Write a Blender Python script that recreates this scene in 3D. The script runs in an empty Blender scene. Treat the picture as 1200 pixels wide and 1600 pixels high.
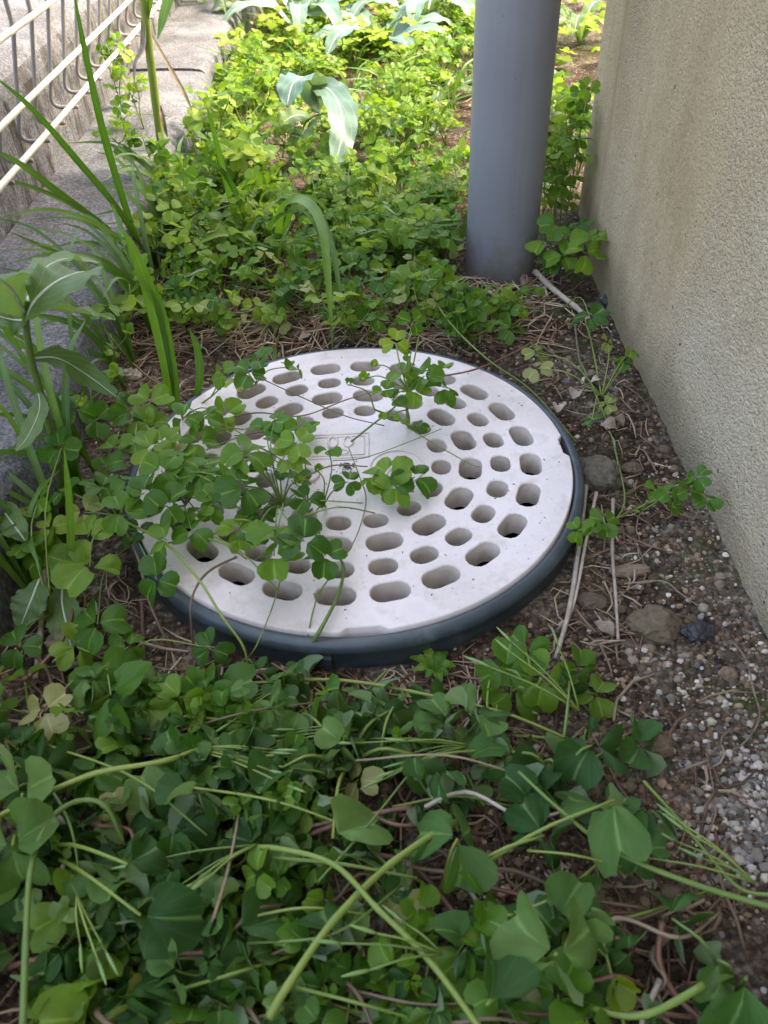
import bpy, bmesh, math, random
from math import sin, cos, pi, radians
from mathutils import Vector, Matrix, noise

random.seed(11)
rnd = random.random
def U(a, b): return a + (b - a) * rnd()

scene = bpy.context.scene
COL = scene.collection

# ------------------------------------------------------------------ camera
FPX, PITCH, ROLL = 1240.0, radians(42.62), radians(-2.58)      # focal length in photo pixels (1600 tall)
CAM = Vector((0.0255, -0.545, 0.47))
_fw = Vector((0, cos(PITCH), -sin(PITCH)))
_ul = Vector((0, sin(PITCH), cos(PITCH)))
_rl = Vector((1, 0, 0))
_rt = _rl * cos(ROLL) + _ul * sin(ROLL)
_up = -_rl * sin(ROLL) + _ul * cos(ROLL)
cd = bpy.data.cameras.new('camera')
cam = bpy.data.objects.new('camera', cd)
COL.objects.link(cam)
cam.matrix_world = Matrix(((_rt.x, _up.x, -_fw.x, CAM.x), (_rt.y, _up.y, -_fw.y, CAM.y), (_rt.z, _up.z, -_fw.z, CAM.z), (0, 0, 0, 1)))
cd.sensor_fit = 'VERTICAL'
cd.sensor_height = 36.0
cd.lens = 36.0 * FPX / 1600.0
cd.clip_start, cd.clip_end = 0.01, 200
cd.dof.use_dof = True
cd.dof.focus_distance = 0.80
cd.dof.aperture_fstop = 14.0
scene.camera = cam

def ray(px, py): return _rt * (px - 600) + _up * (800 - py) + _fw * FPX
def at_z(px, py, z=0.0):
    d = ray(px, py); return CAM + d * ((z - CAM.z) / d.z)
def at_y(px, py, Y):
    d = ray(px, py); return CAM + d * ((Y - CAM.y) / d.y)

# ------------------------------------------------------------------ sky and sun
SUN_AZ, SUN_EL = radians(91), radians(52)           # azimuth from +Y towards +X
sun_dir = Vector((sin(SUN_AZ) * cos(SUN_EL), cos(SUN_AZ) * cos(SUN_EL), sin(SUN_EL)))
world = bpy.data.worlds.new('World'); scene.world = world
world.use_nodes = True
wn = world.node_tree
sky = wn.nodes.new('ShaderNodeTexSky'); sky.sky_type = 'NISHITA'; sky.sun_disc = False
sky.sun_elevation = SUN_EL; sky.sun_rotation = SUN_AZ
sky.dust_density = 4.0; sky.air_density = 1.0; sky.ozone_density = 0.5
bgn = wn.nodes['Background']; bgn.inputs['Strength'].default_value = 0.15
wn.links.new(sky.outputs[0], bgn.inputs['Color'])
sl = bpy.data.lights.new('sun', 'SUN'); sl.energy = 1.5; sl.angle = radians(11); sl.color = (1.0, 0.96, 0.88)
so = bpy.data.objects.new('sun', sl); COL.objects.link(so)
so.rotation_euler = sun_dir.to_track_quat('Z', 'Y').to_euler()
so.location = sun_dir * 5
vs = scene.view_settings
vs.view_transform = 'Standard'; vs.look = 'None'; vs.gamma = 1; vs.use_curve_mapping = False
vs.exposure = 2.85
vs.use_white_balance = True; vs.white_balance_temperature = 8000; vs.white_balance_tint = 12
scene.cycles.max_bounces = 8; scene.cycles.transmission_bounces = 4; scene.cycles.diffuse_bounces = 5

# ------------------------------------------------------------------ materials
def new_mat(name):
    m = bpy.data.materials.new(name); m.use_nodes = True
    nt = m.node_tree; b = nt.nodes['Principled BSDF']
    return m, nt, b
def N(nt, t, **kw):
    n = nt.nodes.new(t)
    for k, v in kw.items():
        if k in n.inputs: n.inputs[k].default_value = v
        else: setattr(n, k, v)
    return n
def noise_tex(nt, scale, detail=4, rough=0.6, coord=None):
    n = N(nt, 'ShaderNodeTexNoise', Scale=scale, Detail=detail, Roughness=rough)
    if coord: nt.links.new(coord, n.inputs['Vector'])
    return n
def ramp(nt, fac, stops):
    r = nt.nodes.new('ShaderNodeValToRGB')
    e = r.color_ramp.elements
    while len(e) > 1: e.remove(e[-1])
    e[0].position, e[0].color = stops[0][0], (*stops[0][1], 1)
    for p, c in stops[1:]:
        k = e.new(p); k.color = (*c, 1)
    nt.links.new(fac, r.inputs[0]); return r
def mixc(nt, fac, a, b, mode='MIX'):
    m = nt.nodes.new('ShaderNodeMix'); m.data_type = 'RGBA'; m.blend_type = mode
    for sock, v in ((m.inputs[0], fac), (m.inputs[6], a), (m.inputs[7], b)):
        if isinstance(v, (int, float)): sock.default_value = v
        elif isinstance(v, tuple): sock.default_value = (*v, 1)
        else: nt.links.new(v, sock)
    return m.outputs[2]
def math_n(nt, op, a, b=None):
    m = nt.nodes.new('ShaderNodeMath'); m.operation = op
    for s, v in ((m.inputs[0], a), (m.inputs[1], b)):
        if v is None: continue
        if isinstance(v, (int, float)): s.default_value = v
        else: nt.links.new(v, s)
    return m.outputs[0]
def bump(nt, bsdf, h, strength, dist):
    b = N(nt, 'ShaderNodeBump', Strength=strength, Distance=dist)
    nt.links.new(h, b.inputs['Height']); nt.links.new(b.outputs[0], bsdf.inputs['Normal'])
def obj_co(nt):
    return nt.nodes.new('ShaderNodeTexCoord').outputs['Object']

def leaf_mat(name, c1, c2, c3, back, rough=0.42, trans=0.35, vein=0.30, side_veins=0, spots=0.5, spec=0.4):
    m, nt, b = new_mat(name)
    oi = nt.nodes.new('ShaderNodeObjectInfo')
    co = obj_co(nt)
    r = ramp(nt, oi.outputs['Random'], [(0, c1), (0.55, c2), (0.95, c3)])
    n1 = noise_tex(nt, 70, 3, 0.6, co)
    col = mixc(nt, math_n(nt, 'MULTIPLY', n1.outputs[0], 0.55), r.outputs[0], tuple(x * 0.45 for x in c1))
    uv = nt.nodes.new('ShaderNodeUVMap'); sep = nt.nodes.new('ShaderNodeSeparateXYZ')
    nt.links.new(uv.outputs[0], sep.inputs[0])
    au = math_n(nt, 'ABSOLUTE', math_n(nt, 'SUBTRACT', sep.outputs[0], 0.5))
    mid = N(nt, 'ShaderNodeMapRange', **{'From Min': 0.0, 'From Max': 0.035, 'To Min': 1.0, 'To Max': 0.0})
    nt.links.new(au, mid.inputs[0])
    w = math_n(nt, 'SINE', math_n(nt, 'MULTIPLY', math_n(nt, 'SUBTRACT', sep.outputs[1], math_n(nt, 'MULTIPLY', au, 0.9)), side_veins * 6.28))
    if not side_veins: w = math_n(nt, 'SINE', math_n(nt, 'MULTIPLY', sep.outputs[0], 6.283 * 8))     # veins fanning out from the base / along the blade
    wv = N(nt, 'ShaderNodeMapRange', **{'From Min': 0.86, 'From Max': 1.0, 'To Min': 0.0, 'To Max': 0.45 if side_veins else 0.13})
    nt.links.new(w, wv.inputs[0])
    vf = math_n(nt, 'MULTIPLY', math_n(nt, 'MAXIMUM', mid.outputs[0], wv.outputs[0]), vein)
    col = mixc(nt, vf, col, tuple(min(1, x * 2.2 + 0.05) for x in c3))
    if spots:
        n2 = noise_tex(nt, 130, 2, 0.5, co)
        sp = N(nt, 'ShaderNodeMapRange', **{'From Min': 0.70, 'From Max': 0.76, 'To Min': 0.0, 'To Max': spots})
        nt.links.new(n2.outputs[0], sp.inputs[0])
        col = mixc(nt, sp.outputs[0], col, (0.10, 0.075, 0.03))
    geo = nt.nodes.new('ShaderNodeNewGeometry')
    col = mixc(nt, math_n(nt, 'MULTIPLY', geo.outputs['Backfacing'], 0.6), col, back)
    nt.links.new(col, b.inputs['Base Color'])
    b.inputs['Roughness'].default_value = rough
    b.inputs['Specular IOR Level'].default_value = spec
    bump(nt, b, math_n(nt, 'ADD', math_n(nt, 'MULTIPLY', vf, -0.5), n1.outputs[0]), 0.2, 0.001)
    tr = nt.nodes.new('ShaderNodeBsdfTranslucent')
    tc = mixc(nt, 1.0, col, (1.5, 1.55, 0.5), 'MULTIPLY')
    nt.links.new(tc, tr.inputs['Color'])
    mx = nt.nodes.new('ShaderNodeMixShader'); mx.inputs[0].default_value = trans
    nt.links.new(b.outputs[0], mx.inputs[1]); nt.links.new(tr.outputs[0], mx.inputs[2])
    nt.links.new(mx.outputs[0], nt.nodes['Material Output'].inputs['Surface'])
    return m

M = {}
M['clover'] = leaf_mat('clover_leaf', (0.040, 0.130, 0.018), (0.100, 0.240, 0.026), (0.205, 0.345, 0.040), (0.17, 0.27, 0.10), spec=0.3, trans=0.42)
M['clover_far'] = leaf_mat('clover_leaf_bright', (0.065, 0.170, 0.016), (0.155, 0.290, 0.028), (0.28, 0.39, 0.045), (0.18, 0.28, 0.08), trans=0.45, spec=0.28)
M['clover_wilt'] = leaf_mat('clover_leaf_wilted', (0.020, 0.070, 0.016), (0.062, 0.165, 0.034), (0.165, 0.285, 0.075), (0.27, 0.37, 0.23), rough=0.6, trans=0.32, spec=0.25)
M['clover_pale'] = leaf_mat('clover_leaf_yellowing', (0.20, 0.27, 0.05), (0.30, 0.33, 0.09), (0.40, 0.38, 0.16), (0.33, 0.36, 0.15), spots=0.8)
M['grass'] = leaf_mat('grass_blade', (0.055, 0.145, 0.025), (0.095, 0.215, 0.032), (0.16, 0.29, 0.045), (0.12, 0.22, 0.07), vein=0.2, side_veins=0, spots=0.2, rough=0.38)
M['broad'] = leaf_mat('broad_leaf', (0.085, 0.165, 0.055), (0.11, 0.20, 0.065), (0.15, 0.24, 0.08), (0.19, 0.27, 0.15), vein=0.3, side_veins=6, rough=0.5)
M['pale'] = leaf_mat('glaucous_leaf', (0.11, 0.21, 0.165), (0.135, 0.24, 0.19), (0.16, 0.265, 0.20), (0.14, 0.23, 0.175), vein=0.4, side_veins=5, rough=0.4, trans=0.2, spots=0.2)

def stem_mat(name, stops, rough=0.5, scale=55):
    m, nt, b = new_mat(name)
    oi = nt.nodes.new('ShaderNodeObjectInfo'); co = obj_co(nt)
    n = noise_tex(nt, scale, 3, 0.6, co)
    f = math_n(nt, 'ADD', math_n(nt, 'MULTIPLY', oi.outputs['Random'], 0.5), math_n(nt, 'MULTIPLY', n.outputs[0], 0.5))
    r = ramp(nt, f, stops)
    nt.links.new(r.outputs[0], b.inputs['Base Color'])
    b.inputs['Roughness'].default_value = rough
    n2 = noise_tex(nt, 400, 2, 0.5, co)
    bump(nt, b, n2.outputs[0], 0.4, 0.0006)
    return m
M['stem'] = stem_mat('green_stem', [(0.15, (0.085, 0.155, 0.035)), (0.5, (0.14, 0.21, 0.034)), (0.85, (0.225, 0.275, 0.055))])
M['stem_red'] = stem_mat('reddish_stem', [(0.2, (0.10, 0.045, 0.03)), (0.5, (0.19, 0.08, 0.055)), (0.8, (0.24, 0.14, 0.09))])
M['stem_brown'] = stem_mat('brown_stem', [(0.2, (0.09, 0.055, 0.03)), (0.5, (0.17, 0.115, 0.07)), (0.8, (0.25, 0.19, 0.11))])
M['straw'] = stem_mat('dry_straw', [(0.25, (0.10, 0.07, 0.05)), (0.45, (0.25, 0.19, 0.14)), (0.6, (0.34, 0.28, 0.22)), (0.75, (0.46, 0.39, 0.32))], 0.85, 170)
M['pod'] = stem_mat('seed_pod', [(0.2, (0.12, 0.24, 0.06)), (0.8, (0.20, 0.32, 0.10))])
M['pale_rib'] = stem_mat('pale_midrib', [(0.2, (0.40, 0.47, 0.36)), (0.8, (0.5, 0.55, 0.44))])

# soil
m, nt, b = new_mat('soil'); M['soil'] = m
co = obj_co(nt)
na = noise_tex(nt, 9, 5, 0.65, co); nb = noise_tex(nt, 160, 4, 0.7, co)
vo = N(nt, 'ShaderNodeTexVoronoi', Scale=260.0); nt.links.new(co, vo.inputs['Vector'])
c = ramp(nt, nb.outputs[0], [(0.32, (0.010, 0.006, 0.004)), (0.5, (0.042, 0.026, 0.017)), (0.66, (0.11, 0.075, 0.050)), (0.78, (0.24, 0.19, 0.14))])
c2 = ramp(nt, nb.outputs[0], [(0.32, (0.022, 0.016, 0.011)), (0.5, (0.105, 0.080, 0.058)), (0.68, (0.31, 0.255, 0.20))])
fa = N(nt, 'ShaderNodeMapRange', **{'From Min': 0.44, 'From Max': 0.55}); nt.links.new(na.outputs[0], fa.inputs[0])
col = mixc(nt, fa.outputs[0], c.outputs[0], c2.outputs[0])
sepc = nt.nodes.new('ShaderNodeSeparateColor'); nt.links.new(vo.outputs['Color'], sepc.inputs[0])
gr = N(nt, 'ShaderNodeMapRange', **{'From Min': 0.96, 'From Max': 0.98}); nt.links.new(sepc.outputs[0], gr.inputs[0])
inn = N(nt, 'ShaderNodeMapRange', **{'From Min': 0.35, 'From Max': 0.5, 'To Min': 1.0, 'To Max': 0.0}); nt.links.new(vo.outputs['Distance'], inn.inputs[0])
col = mixc(nt, math_n(nt, 'MULTIPLY', gr.outputs[0], inn.outputs[0]), col, (0.42, 0.38, 0.34))
nm = noise_tex(nt, 14, 4, 0.6, co)                                    # moss film, strongest along the wall foot
sx = nt.nodes.new('ShaderNodeSeparateXYZ'); nt.links.new(co, sx.inputs[0])
mw = N(nt, 'ShaderNodeMapRange', **{'From Min': 0.17, 'From Max': 0.27}); nt.links.new(sx.outputs[0], mw.inputs[0])
mm = N(nt, 'ShaderNodeMapRange', **{'From Min': 0.54, 'From Max': 0.66, 'To Max': 0.8}); nt.links.new(nm.outputs[0], mm.inputs[0])
col = mixc(nt, math_n(nt, 'MULTIPLY', mw.outputs[0], mm.outputs[0]), col, (0.045, 0.070, 0.012))
nt.links.new(col, b.inputs['Base Color']); b.inputs['Roughness'].default_value = 0.95
b.inputs['Specular IOR Level'].default_value = 0.2
bump(nt, b, math_n(nt, 'ADD', nb.outputs[0], math_n(nt, 'MULTIPLY', vo.outputs['Distance'], -0.5)), 1.0, 0.004)

def attr_mat(name, rough, bscale, bdist):
    m, nt, b = new_mat(name)
    a = nt.nodes.new('ShaderNodeAttribute'); a.attribute_name = 'tone'
    n = noise_tex(nt, bscale, 3, 0.6, obj_co(nt))
    col = mixc(nt, n.outputs[0], a.outputs['Color'], (0.55, 0.5, 0.45), 'OVERLAY')
    nt.links.new(col, b.inputs['Base Color']); b.inputs['Roughness'].default_value = rough
    b.inputs['Specular IOR Level'].default_value = 0.3
    bump(nt, b, n.outputs[0], 0.5, bdist); return m
M['grit'] = attr_mat('grit', 0.85, 300, 0.001)
M['fibre'] = attr_mat('dry_fibre', 0.85, 200, 0.0006)
def stone_mat(name, stops, rough=0.7):
    m, nt, b = new_mat(name)
    oi = nt.nodes.new('ShaderNodeObjectInfo')
    r = ramp(nt, oi.outputs['Random'], stops)
    n = noise_tex(nt, 160, 5, 0.7, obj_co(nt))
    col = mixc(nt, 0.7, r.outputs[0], ramp(nt, n.outputs[0], [(0.3, (0.2, 0.18, 0.16)), (0.7, (0.75, 0.73, 0.7))]).outputs[0], 'OVERLAY')
    nt.links.new(col, b.inputs['Base Color']); b.inputs['Roughness'].default_value = rough
    bump(nt, b, n.outputs[0], 0.6, 0.0015); return m
M['stone'] = stone_mat('pebble_stone', [(0, (0.07, 0.046, 0.03)), (0.55, (0.17, 0.115, 0.072)), (0.82, (0.30, 0.235, 0.17)), (1, (0.50, 0.45, 0.39))])
M['rock'] = stone_mat('dull_rock', [(0, (0.075, 0.072, 0.06)), (1, (0.13, 0.095, 0.055))], 0.9)
M['char'] = stone_mat('dark_stone', [(0, (0.02, 0.02, 0.025)), (1, (0.04, 0.04, 0.045))], 0.5)

# white plastic
m, nt, b = new_mat('white_plastic'); M['plastic'] = m
co = obj_co(nt)
n1 = noise_tex(nt, 11, 5, 0.65, co); n2 = noise_tex(nt, 420, 2, 0.5, co); n3 = noise_tex(nt, 45, 4, 0.7, co)
c = ramp(nt, n1.outputs[0], [(0.35, (0.58, 0.51, 0.475)), (0.6, (0.74, 0.665, 0.645))])
d = N(nt, 'ShaderNodeMapRange', **{'From Min': 0.70, 'From Max': 0.76, 'To Max': 0.75}); nt.links.new(n2.outputs[0], d.inputs[0])
col = mixc(nt, d.outputs[0], c.outputs[0], (0.22, 0.17, 0.12))
d2 = N(nt, 'ShaderNodeMapRange', **{'From Min': 0.50, 'From Max': 0.78, 'To Max': 0.6}); nt.links.new(n3.outputs[0], d2.inputs[0])
col = mixc(nt, d2.outputs[0], col, (0.40, 0.34, 0.26))
nt.links.new(col, b.inputs['Base Color']); b.inputs['Roughness'].default_value = 0.42
b.inputs['Specular IOR Level'].default_value = 0.35
n4 = noise_tex(nt, 90, 3, 0.5, co); bump(nt, b, n4.outputs[0], 0.12, 0.0015)

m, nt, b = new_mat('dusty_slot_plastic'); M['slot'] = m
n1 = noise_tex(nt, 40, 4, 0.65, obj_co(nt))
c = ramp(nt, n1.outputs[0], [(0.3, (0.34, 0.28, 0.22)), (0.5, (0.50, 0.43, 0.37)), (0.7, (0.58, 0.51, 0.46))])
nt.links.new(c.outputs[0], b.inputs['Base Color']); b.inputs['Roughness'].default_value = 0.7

m, nt, b = new_mat('slate_plastic'); M['ring'] = m
co = obj_co(nt); n1 = noise_tex(nt, 30, 5, 0.7, co)
c = ramp(nt, n1.outputs[0], [(0.35, (0.034, 0.050, 0.058)), (0.6, (0.055, 0.076, 0.086)), (0.75, (0.12, 0.145, 0.15))])
nt.links.new(c.outputs[0], b.inputs['Base Color']); b.inputs['Roughness'].default_value = 0.36
n2 = noise_tex(nt, 120, 3, 0.6, co); bump(nt, b, n2.outputs[0], 0.2, 0.0012)

m, nt, b = new_mat('grey_pvc'); M['pvc'] = m
co = obj_co(nt); n1 = noise_tex(nt, 6, 4, 0.6, co)
mp = N(nt, 'ShaderNodeMapping'); mp.inputs['Scale'].default_value = (60, 60, 2.5); nt.links.new(co, mp.inputs[0])
n2 = noise_tex(nt, 1.0, 4, 0.6, mp.outputs[0]); n3 = noise_tex(nt, 260, 2, 0.5, co)
c = ramp(nt, n1.outputs[0], [(0.3, (0.165, 0.170, 0.195)), (0.7, (0.20, 0.205, 0.23))])
st = N(nt, 'ShaderNodeMapRange', **{'From Min': 0.5, 'From Max': 0.8, 'To Max': 0.35}); nt.links.new(n2.outputs[0], st.inputs[0])
col = mixc(nt, st.outputs[0], c.outputs[0], (0.26, 0.25, 0.26))
ds = N(nt, 'ShaderNodeMapRange', **{'From Min': 0.74, 'From Max': 0.78, 'To Max': 0.8}); nt.links.new(n3.outputs[0], ds.inputs[0])
col = mixc(nt, ds.outputs[0], col, (0.03, 0.03, 0.03))
sx = nt.nodes.new('ShaderNodeSeparateXYZ'); nt.links.new(co, sx.inputs[0])
n5 = noise_tex(nt, 55, 5, 0.7, co)
sp_ = N(nt, 'ShaderNodeMapRange', **{'From Min': 0.0, 'From Max': 0.07, 'To Min': 0.75, 'To Max': 0.0})
nt.links.new(math_n(nt, 'ADD', sx.outputs[2], math_n(nt, 'MULTIPLY', math_n(nt, 'SUBTRACT', n5.outputs[0], 0.45), 0.18)), sp_.inputs[0])
col = mixc(nt, sp_.outputs[0], col, (0.13, 0.10, 0.075))
nt.links.new(col, b.inputs['Base Color']); b.inputs['Roughness'].default_value = 0.45

# rendered wall of the house
m, nt, b = new_mat('sprayed_render'); M['render'] = m
co = obj_co(nt)
n1 = noise_tex(nt, 4.0, 5, 0.6, co)
vo = N(nt, 'ShaderNodeTexVoronoi', Scale=380.0); nt.links.new(co, vo.inputs['Vector'])
vo2 = N(nt, 'ShaderNodeTexVoronoi', Scale=760.0); nt.links.new(co, vo2.inputs['Vector'])
n2 = noise_tex(nt, 150, 4, 0.7, co)
mp = N(nt, 'ShaderNodeMapping'); mp.inputs['Scale'].default_value = (5, 5, 1.7); nt.links.new(co, mp.inputs[0])
n4 = noise_tex(nt, 1.0, 5, 0.65, mp.outputs[0])
c = ramp(nt, n4.outputs[0], [(0.36, (0.37, 0.285, 0.185)), (0.5, (0.485, 0.39, 0.27)), (0.66, (0.53, 0.445, 0.335))])
c2 = ramp(nt, n1.outputs[0], [(0.38, (0.72, 0.67, 0.58)), (0.6, (1.0, 1.0, 1.0))])
col = mixc(nt, 0.6, c.outputs[0], c2.outputs[0], 'MULTIPLY')
sepv = nt.nodes.new('ShaderNodeSeparateColor'); nt.links.new(vo.outputs['Color'], sepv.inputs[0])
g = ramp(nt, sepv.outputs[0], [(0.0, (0.55, 0.52, 0.47)), (0.25, (0.92, 0.91, 0.9)), (0.8, (1.05, 1.04, 1.02)), (1.0, (1.35, 1.33, 1.3))])
col = mixc(nt, 0.34, col, g.outputs[0], 'MULTIPLY')
sx = nt.nodes.new('ShaderNodeSeparateXYZ'); nt.links.new(co, sx.inputs[0])
gz = N(nt, 'ShaderNodeMapRange', **{'From Min': 0.0, 'From Max': 0.085, 'To Min': 0.7, 'To Max': 0.0})   # algae and splashed soil above the ground line
nt.links.new(math_n(nt, 'ADD', sx.outputs[2], math_n(nt, 'MULTIPLY', math_n(nt, 'SUBTRACT', n1.outputs[0], 0.5), 0.25)), gz.inputs[0])
col = mixc(nt, gz.outputs[0], col, (0.17, 0.145, 0.09))
dk = noise_tex(nt, 120, 2, 0.5, co)
dkf = N(nt, 'ShaderNodeMapRange', **{'From Min': 0.71, 'From Max': 0.75, 'To Max': 0.85}); nt.links.new(dk.outputs[0], dkf.inputs[0])
col = mixc(nt, dkf.outputs[0], col, (0.07, 0.05, 0.035))
nt.links.new(col, b.inputs['Base Color']); b.inputs['Roughness'].default_value = 0.95
b.inputs['Specular IOR Level'].default_value = 0.15
rp = N(nt, 'ShaderNodeMapRange', **{'From Min': 0.42, 'From Max': 0.62, 'To Min': 0.45, 'To Max': 1.6}); nt.links.new(n4.outputs[0], rp.inputs[0])
hh = math_n(nt, 'ADD', math_n(nt, 'MULTIPLY', vo.outputs['Distance'], -1.0), math_n(nt, 'MULTIPLY', vo2.outputs['Distance'], -0.6))
hh = math_n(nt, 'ADD', math_n(nt, 'MULTIPLY', hh, rp.outputs[0]), math_n(nt, 'MULTIPLY', n2.outputs[0], 0.35))
bump(nt, b, hh, 0.85, 0.0019)

def concrete(name, lo, mid, hi, streak):
    m, nt, b = new_mat(name)
    co = obj_co(nt)
    n1 = noise_tex(nt, 10, 5, 0.65, co); n2 = noise_tex(nt, 260, 4, 0.75, co)
    c = ramp(nt, n1.outputs[0], [(0.3, lo), (0.5, mid), (0.7, hi)])
    g = ramp(nt, n2.outputs[0], [(0.32, (0.25, 0.24, 0.23)), (0.5, (0.9, 0.9, 0.9)), (0.66, (1.7, 1.7, 1.7))])
    col = mixc(nt, 0.85, c.outputs[0], g.outputs[0], 'MULTIPLY')
    if streak:
        mp = N(nt, 'ShaderNodeMapping'); mp.inputs['Scale'].default_value = (40, 40, 7); nt.links.new(co, mp.inputs[0])
        n4 = noise_tex(nt, 1.0, 5, 0.7, mp.outputs[0])
        sf = N(nt, 'ShaderNodeMapRange', **{'From Min': 0.50, 'From Max': 0.62, 'To Max': 0.92}); nt.links.new(n4.outputs[0], sf.inputs[0])
        geo = nt.nodes.new('ShaderNodeNewGeometry'); sn = nt.nodes.new('ShaderNodeSeparateXYZ'); nt.links.new(geo.outputs['True Normal'], sn.inputs[0])
        vf = N(nt, 'ShaderNodeMapRange', **{'From Min': 0.2, 'From Max': 0.6, 'To Min': 1.0, 'To Max': 0.0}); nt.links.new(math_n(nt, 'ABSOLUTE', sn.outputs[2]), vf.inputs[0])
        col = mixc(nt, math_n(nt, 'MULTIPLY', sf.outputs[0], vf.outputs[0]), col, (0.045, 0.04, 0.03))
    nt.links.new(col, b.inputs['Base Color']); b.inputs['Roughness'].default_value = 0.92
    b.inputs['Specular IOR Level'].default_value = 0.2
    bump(nt, b, math_n(nt, 'ADD', n2.outputs[0], math_n(nt, 'MULTIPLY', n1.outputs[0], 1.5)), 0.9, 0.004)
    return m
M['kerb'] = concrete('kerb_concrete', (0.065, 0.067, 0.07), (0.135, 0.141, 0.152), (0.20, 0.208, 0.222), False)
M['blockwall'] = concrete('weathered_concrete', (0.095, 0.092, 0.088), (0.17, 0.172, 0.178), (0.235, 0.24, 0.255), True)

def paint(name, col, rough):
    m, nt, b = new_mat(name); co = obj_co(nt)
    n = noise_tex(nt, 60, 4, 0.6, co)
    c = ramp(nt, n.outputs[0], [(0.3, tuple(x * 0.75 for x in col)), (0.7, col)])
    nt.links.new(c.outputs[0], b.inputs['Base Color']); b.inputs['Roughness'].default_value = rough
    bump(nt, b, noise_tex(nt, 500, 2, 0.5, co).outputs[0], 0.2, 0.0005); return m
M['wire_lit'] = paint('lit_cream_wire', (0.70, 0.66, 0.56), 0.45)  # light from above on the rails put into their cream colour
M['wire_shaded'] = paint('shaded_taupe_wire', (0.24, 0.22, 0.21), 0.5)  # shade on the upright bars put into a darker wire colour
m, nt, b = new_mat('pit_dark'); b.inputs['Base Color'].default_value = (0.02, 0.017, 0.015, 1); b.inputs['Roughness'].default_value = 1.0; M['pit'] = m

# ------------------------------------------------------------------ mesh helpers
class MB:
    def __init__(s): s.v, s.f, s.uv, s.tone = [], [], None, None
    def tube(s, pts, radii, n=5, tone=None, cap=True):
        if not isinstance(radii, (list, tuple)): radii = [radii] * len(pts)
        b0 = len(s.v); prev = None
        for i, p in enumerate(pts):
            t = (pts[min(i + 1, len(pts) - 1)] - pts[max(i - 1, 0)])
            t = t.normalized() if t.length > 1e-9 else Vector((0, 0, 1))
            if prev is None:
                a = Vector((0, 0, 1)) if abs(t.z) < 0.9 else Vector((1, 0, 0))
                x = t.cross(a).normalized()
            else:
                x = (prev - t * prev.dot(t)).normalized()
            prev = x; y = t.cross(x)
            for k in range(n):
                a = 2 * pi * k / n
                s.v.append(p + (x * cos(a) + y * sin(a)) * radii[i])
        for i in range(len(pts) - 1):
            for k in range(n):
                a, c = b0 + i * n, b0 + (i + 1) * n
                s.f.append((a + k, a + (k + 1) % n, c + (k + 1) % n, c + k))
        if cap:
            s.f.append(tuple(b0 + k for k in reversed(range(n))))
            e = b0 + (len(pts) - 1) * n
            s.f.append(tuple(e + k for k in range(n)))
        if tone is not None:
            if s.tone is None: s.tone = []
            s.tone += [tone] * (len(s.v) - b0)
    def lathe(s, prof, n=64, closed=False):
        b0 = len(s.v); m = len(prof)
        for i in range(n):
            a = 2 * pi * i / n
            for r, z in prof: s.v.append(Vector((r * cos(a), r * sin(a), z)))
        for i in range(n):
            j = (i + 1) % n
            for k in range(m if closed else m - 1):
                l = (k + 1) % m
                s.f.append((b0 + i * m + k, b0 + j * m + k, b0 + j * m + l, b0 + i * m + l))
    def mesh(s, name, mat, smooth=True):
        me = bpy.data.meshes.new(name)
        me.from_pydata([tuple(v) for v in s.v], [], s.f)
        if s.uv:
            l = me.uv_layers.new(name='UVMap')
            for lp in me.loops: l.data[lp.index].uv = s.uv[lp.vertex_index]
        if s.tone:
            a = me.color_attributes.new('tone', 'FLOAT_COLOR', 'POINT')
            for i, c in enumerate(s.tone): a.data[i].color = (*c, 1)
        me.materials.append(mat)
        if smooth: me.polygons.foreach_set('use_smooth', [True] * len(me.polygons))
        me.update(); return me
    def build(s, name, mat, parent=None, smooth=True):
        return link(name, s.mesh(name, mat, smooth), parent)

def link(name, data, parent=None):
    o = bpy.data.objects.new(name, data); COL.objects.link(o)
    if parent: o.parent = parent
    return o
def tag(o, label=None, cat=None, group=None, kind=None):
    if label: o['label'] = label
    if cat: o['category'] = cat
    if group: o['group'] = group
    if kind: o['kind'] = kind
    return o
def thing(name, loc, label, cat, group=None):
    o = link(name, None); o.location = loc; o.empty_display_size = 0.02
    return tag(o, label, cat, group)

def spline(pts, n=6):
    out = []
    P = [pts[0] * 2 - pts[1]] + list(pts) + [pts[-1] * 2 - pts[-2]]
    for i in range(1, len(P) - 2):
        for k in range(n):
            t = k / n
            a, b_, c_, d_ = P[i - 1], P[i], P[i + 1], P[i + 2]
            out.append(0.5 * ((2 * b_) + (c_ - a) * t + (2 * a - 5 * b_ + 4 * c_ - d_) * t * t + (3 * b_ - a - 3 * c_ + d_) * t ** 3))
    out.append(pts[-1].copy()); return out
def taper(n, r0, r1): return [r0 + (r1 - r0) * i / (n - 1) for i in range(n)]
def lerp(a, b, t): return a + (b - a) * t
def interp(tab, t):
    for (a, va), (b_, vb) in zip(tab, tab[1:]):
        if t <= b_: return va + (vb - va) * (t - a) / (b_ - a)
    return tab[-1][1]

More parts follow.
